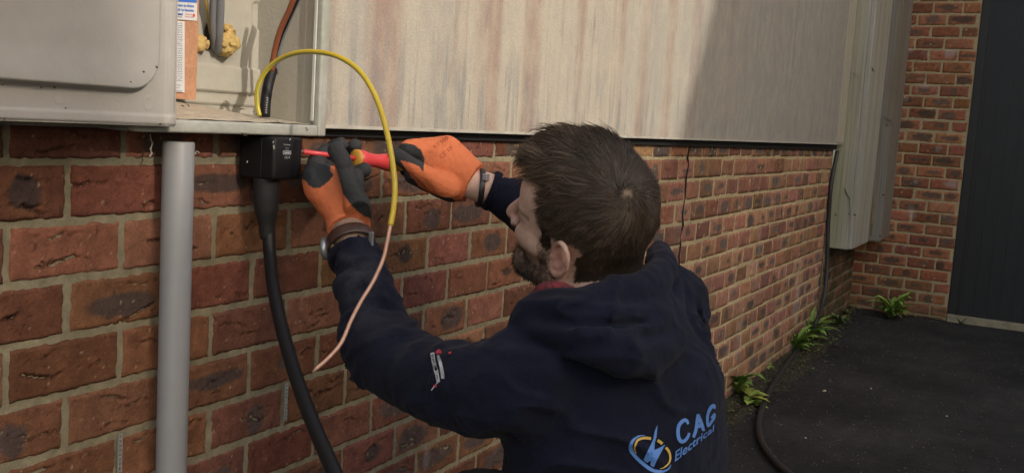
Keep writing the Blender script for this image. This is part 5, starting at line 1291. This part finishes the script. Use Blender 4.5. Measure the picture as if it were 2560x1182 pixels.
# ================================================================== weeds, litter, grit
M_leaf = mat('weed_leaf', attr=True, rough=.75, nscale=40, namt=.2, bump=[(60, .002)], spec=.35)
def leaf(V_, F_, C_, base, dr, L_, W_, droop, lift, col, rng, teeth=0):
    dr = np.array(dr); dr /= np.linalg.norm(dr); up = np.array([0, 0, 1.0]); sd = np.cross(dr, up); sd /= np.linalg.norm(sd) + 1e-9; n = 7; b0 = len(V_); tw = rng.uniform(-.4, .4)
    for i in range(n + 1):
        t = i / n; w_ = W_ * (math.sin(math.pi * min(1, t * .93 + .07)) ** .8) * (1 - .25 * t) * (1 + (teeth * (.35 if i % 2 else -.25) if 0 < i < n else 0)); w_ = max(w_, .0006)
        c = np.array(base) + dr * L_ * t * (1 - .15 * t * droop) + up * L_ * (lift * t - droop * t * t)
        s2 = sd * math.cos(tw * t) + up * math.sin(tw * t)
        V_ += [c - s2 * w_ + up * w_ * .35, c, c + s2 * w_ + up * w_ * .35]
        k = (1 - .25 * (1 - t)); C_ += [np.array(col) * k, np.array(col) * k * 1.15, np.array(col) * k * .95]
    for i in range(n):
        a = b0 + 3 * i; F_ += [(a, a + 1, a + 4, a + 3), (a + 1, a + 2, a + 5, a + 4)]
def weed(px, py, nleaf, L_, W_, label, seed, spread=1.0, lift=(.2, 1.3), col=(.13, .25, .05), teeth=.5, off=(0, 0)):
    L_ *= .86; W_ *= .82; nleaf = int(nleaf * 1.35); rng = random.Random(seed); b = onp(px, py, 2, .0) + np.array([off[0], off[1], 0]); V_, F_, C_ = [], [], []
    for i in range(nleaf):
        a = rng.uniform(0, 6.283) if nleaf > 6 else 6.283 * i / nleaf; lf = rng.uniform(*lift); k = rng.uniform(.7, 1.1)
        dr = (math.cos(a) * spread, math.sin(a) * spread - .25, 0)
        st = b + np.array([rng.uniform(-1, 1), rng.uniform(-1, .4), 0]) * L_ * .10 + [0, 0, rng.uniform(0, .35) * L_ * (1 if nleaf > 10 else .3)]
        g_ = rng.uniform(.65, 1.35); yl = rng.random()
        leaf(V_, F_, C_, st, dr, L_ * k * rng.uniform(.6, 1.1), W_ * k, rng.uniform(.3, .9) * lf * .8 + .1, lf, (col[0] * g_ * (1 + .5 * yl), col[1] * g_, col[2] * g_), rng, teeth)
    o = mesh('weed', V_, F_, M_leaf, None, True, np.array(C_)); tag(o, label, 'weed', None)
    return o
weed(1833, 985, 20, .175, .026, 'largest leafy green weed at the wall foot beside the hooded man', 1, lift=(.5, 1.5), teeth=.6)
weed(1846, 1000, 12, .130, .030, 'yellow green weed with broad toothed leaves in front of the largest one', 2, lift=(.1, .6), col=(.19, .28, .05), teeth=.8, off=(-.02, -.05))
weed(1897, 920, 18, .07, .018, 'small pale green weed between the two tall clumps on the litter', 3, lift=(.3, 1.0), col=(.19, .34, .08), teeth=.2, off=(0, -.02))
weed(1968, 875, 40, .175, .020, 'broad bushy green weed beside the black cable along the wall', 4, lift=(.3, 1.5), col=(.13, .27, .05), teeth=.5, off=(0, -.03))
weed(2003, 845, 36, .20, .019, 'tall bright green weed behind the bushy one by the wall', 5, lift=(.5, 1.7), col=(.16, .30, .06), teeth=.4, off=(-.05, -.04))
weed(2072, 800, 36, .12, .012, 'low dark green weed beyond the black cable near the corner', 6, lift=(.2, 1.1), col=(.08, .15, .045), teeth=.3, off=(-.15, -.08))
weed(2108, 775, 9, .085, .012, 'thin sparse weed right in the corner below the timber boxing', 7, lift=(.5, 1.6), col=(.09, .13, .04), teeth=.2, off=(-.2, -.06))
weed(2226, 788, 50, .20, .020, 'bushy bright green weed at the foot of the brick pier', 8, lift=(.3, 1.7), col=(.17, .31, .055), teeth=.4, off=(-.08, -.01))
weed(2392, 806, 7, .085, .008, 'tiny grassy weed on the threshold of the garage door', 9, lift=(.6, 1.6), col=(.08, .14, .05), teeth=.1, off=(-.05, -.02))
weed(1868, 948, 14, .060, .014, 'low toothed weed at the brick between the largest clump and the small pale one', 10, lift=(.3, 1.1), col=(.12, .22, .05), teeth=.6, off=(0, .0))
weed(1930, 900, 16, .055, .011, 'low green weed right after the small pale one on the wall side', 11, lift=(.3, 1.2), col=(.11, .20, .045), teeth=.4, off=(0, -.01))
weed(2035, 822, 26, .12, .013, 'small green weed just where the black cable leaves the wall', 12, lift=(.3, 1.3), col=(.10, .19, .045), teeth=.3, off=(-.10, -.03))
# litter of dead leaves, moss and soil along the wall foot
rng = np.random.RandomState(5); LV, LF, LC = [], [], []
for i in range(4200):
    x = rng.uniform(3.4, 6.95); wdt = .05 + .11 * max(0, math.sin((x - 3.3) * .95)) ** .6 * (1 if x < 5.9 else .5); y = -abs(rng.normal(0, .55)) * wdt - .004
    s_ = rng.uniform(.003, .012); a = rng.uniform(0, 6.28); z = rng.uniform(.001, .016) * max(0, 1 + y / .16); tl_ = rng.uniform(-.5, .5)
    c = np.array([x, y, z + .004]); d1 = np.array([math.cos(a), math.sin(a), tl_]) * s_; d2 = np.array([-math.sin(a), math.cos(a), rng.uniform(-.5, .5)]) * s_ * rng.uniform(.25, .6)
    b0 = len(LV); LV += [c - d1, c - d2 + [0, 0, s_ * .2], c + d1, c + d2 + [0, 0, s_ * .2]]; LF.append((b0, b0 + 1, b0 + 2, b0 + 3))
    k = rng.rand(); base_ = [.055, .036, .018] if k < .5 else ([.035, .028, .018] if k < .8 else ([.10, .065, .025] if k < .88 else [.10, .17, .04])); LC += [np.array(base_) * rng.uniform(.6, 1.4)] * 4
o = mesh('leaf_litter', LV, LF, mat('litter', attr=True, rough=.9, namt=0, nscale=1), None, False, np.array(LC)); tag(o, 'brown leaf litter and moss along the foot of the wall', 'litter', kind='stuff')
xs = np.linspace(3.2, 6.98, 240); vs_ = []; fs_ = []
nr_ = 8
for i, x in enumerate(xs):
    wd = (.045 + .10 * max(0, math.sin((x - 3.2) * .95)) ** .6 * (1 if x < 5.9 else .55)) * (1 + .25 * float(vn(np.array([x * 9, 0, 0.0]))))
    for j_ in range(nr_ + 1): t = j_ / nr_; vs_.append((x, .004 - wd * t, .016 * (1 - t) ** 1.5 + .004 * float(vn(np.array([x * 40, t * 6, 1.0]))) * (1 - t) - .006 * (t > .99)))
for i in range(len(xs) - 1):
    for j_ in range(nr_): a = i * (nr_ + 1) + j_; fs_.append((a, a + 1, a + nr_ + 2, a + nr_ + 1))
o = mesh('soil_strip', vs_, fs_, mat('damp_soil', col=(.022, .018, .012), rough=.95, nscale=60, namt=.3, col2=(.035, .035, .014), bump=[(200, .003)]), None, True); tag(o, kind='structure')
# pale grit and small stones on the asphalt
rng = np.random.RandomState(9); GV, GF = [], []
def pebble(V_, F_, c, r, rg, n=6):
    b0 = len(V_); hgt = r * rg.uniform(.4, .8)
    V_.append((c[0], c[1], c[2] + hgt))
    for lv, (q, zz_) in enumerate([(.75, .7), (1, .25), (.9, -.1)]):
        for i in range(n): a = 6.283 * i / n + lv * .3; rr = r * q * rg.uniform(.75, 1.15); V_.append((c[0] + rr * math.cos(a), c[1] + rr * math.sin(a) * .8, c[2] + hgt * zz_))
    for i in range(n): F_.append((b0, b0 + 1 + i, b0 + 1 + (i + 1) % n))
    for lv in range(2):
        for i in range(n): a = b0 + 1 + lv * n; F_.append((a + i, a + n + i, a + n + (i + 1) % n, a + (i + 1) % n))
for i in range(2200):
    x = rng.uniform(2.2, 7.0); y = -rng.uniform(0, 1) ** 1.6 * 2.2 - .05; pebble(GV, GF, (x, y, 0.0), rng.uniform(.0010, .0028), rng)
o = mesh('grit', GV, GF, mat('pale_grit', col=(.22, .20, .17), rough=.9), None, False); tag(o, 'fine pale grit scattered over the asphalt', 'grit', kind='stuff')
M_stone = mat('pale_stone', col=(.36, .31, .24), rough=.9, nscale=60, namt=.2, bump=[(150, .002)])
for (px, py, r, lab) in [(2136, 765, .024, 'largest pale stone lying in the corner below the brick pier'), (2124, 782, .014, 'flat whitish stone chip just in front of the corner stone'), (2061, 977, .011, 'whitish pebble alone in the middle of the dark drive'), (2178, 971, .007, 'tiny white pebble right of the whitish one on the drive'),
                          (2014, 1094, .007, 'tiny white pebble nearest the black cable bend'), (2367, 1040, .006, 'tiny pale pebble far out on the right side of the drive'), (2054, 862, .006, 'tiny pale pebble just beyond the black cable'), (2063, 783 + 120, .005, 'tiniest pale pebble between the weeds and the open drive'), (2104, 796, .012, 'brownish stone chip by the low dark weed')]:
    SV, SF = [], []; c = onp(px, py, 2, .002); pebble(SV, SF, c, r, np.random.RandomState(int(px)), 9); o = mesh('stone', SV, SF, M_stone, None, True); tag(o, lab, 'stone')
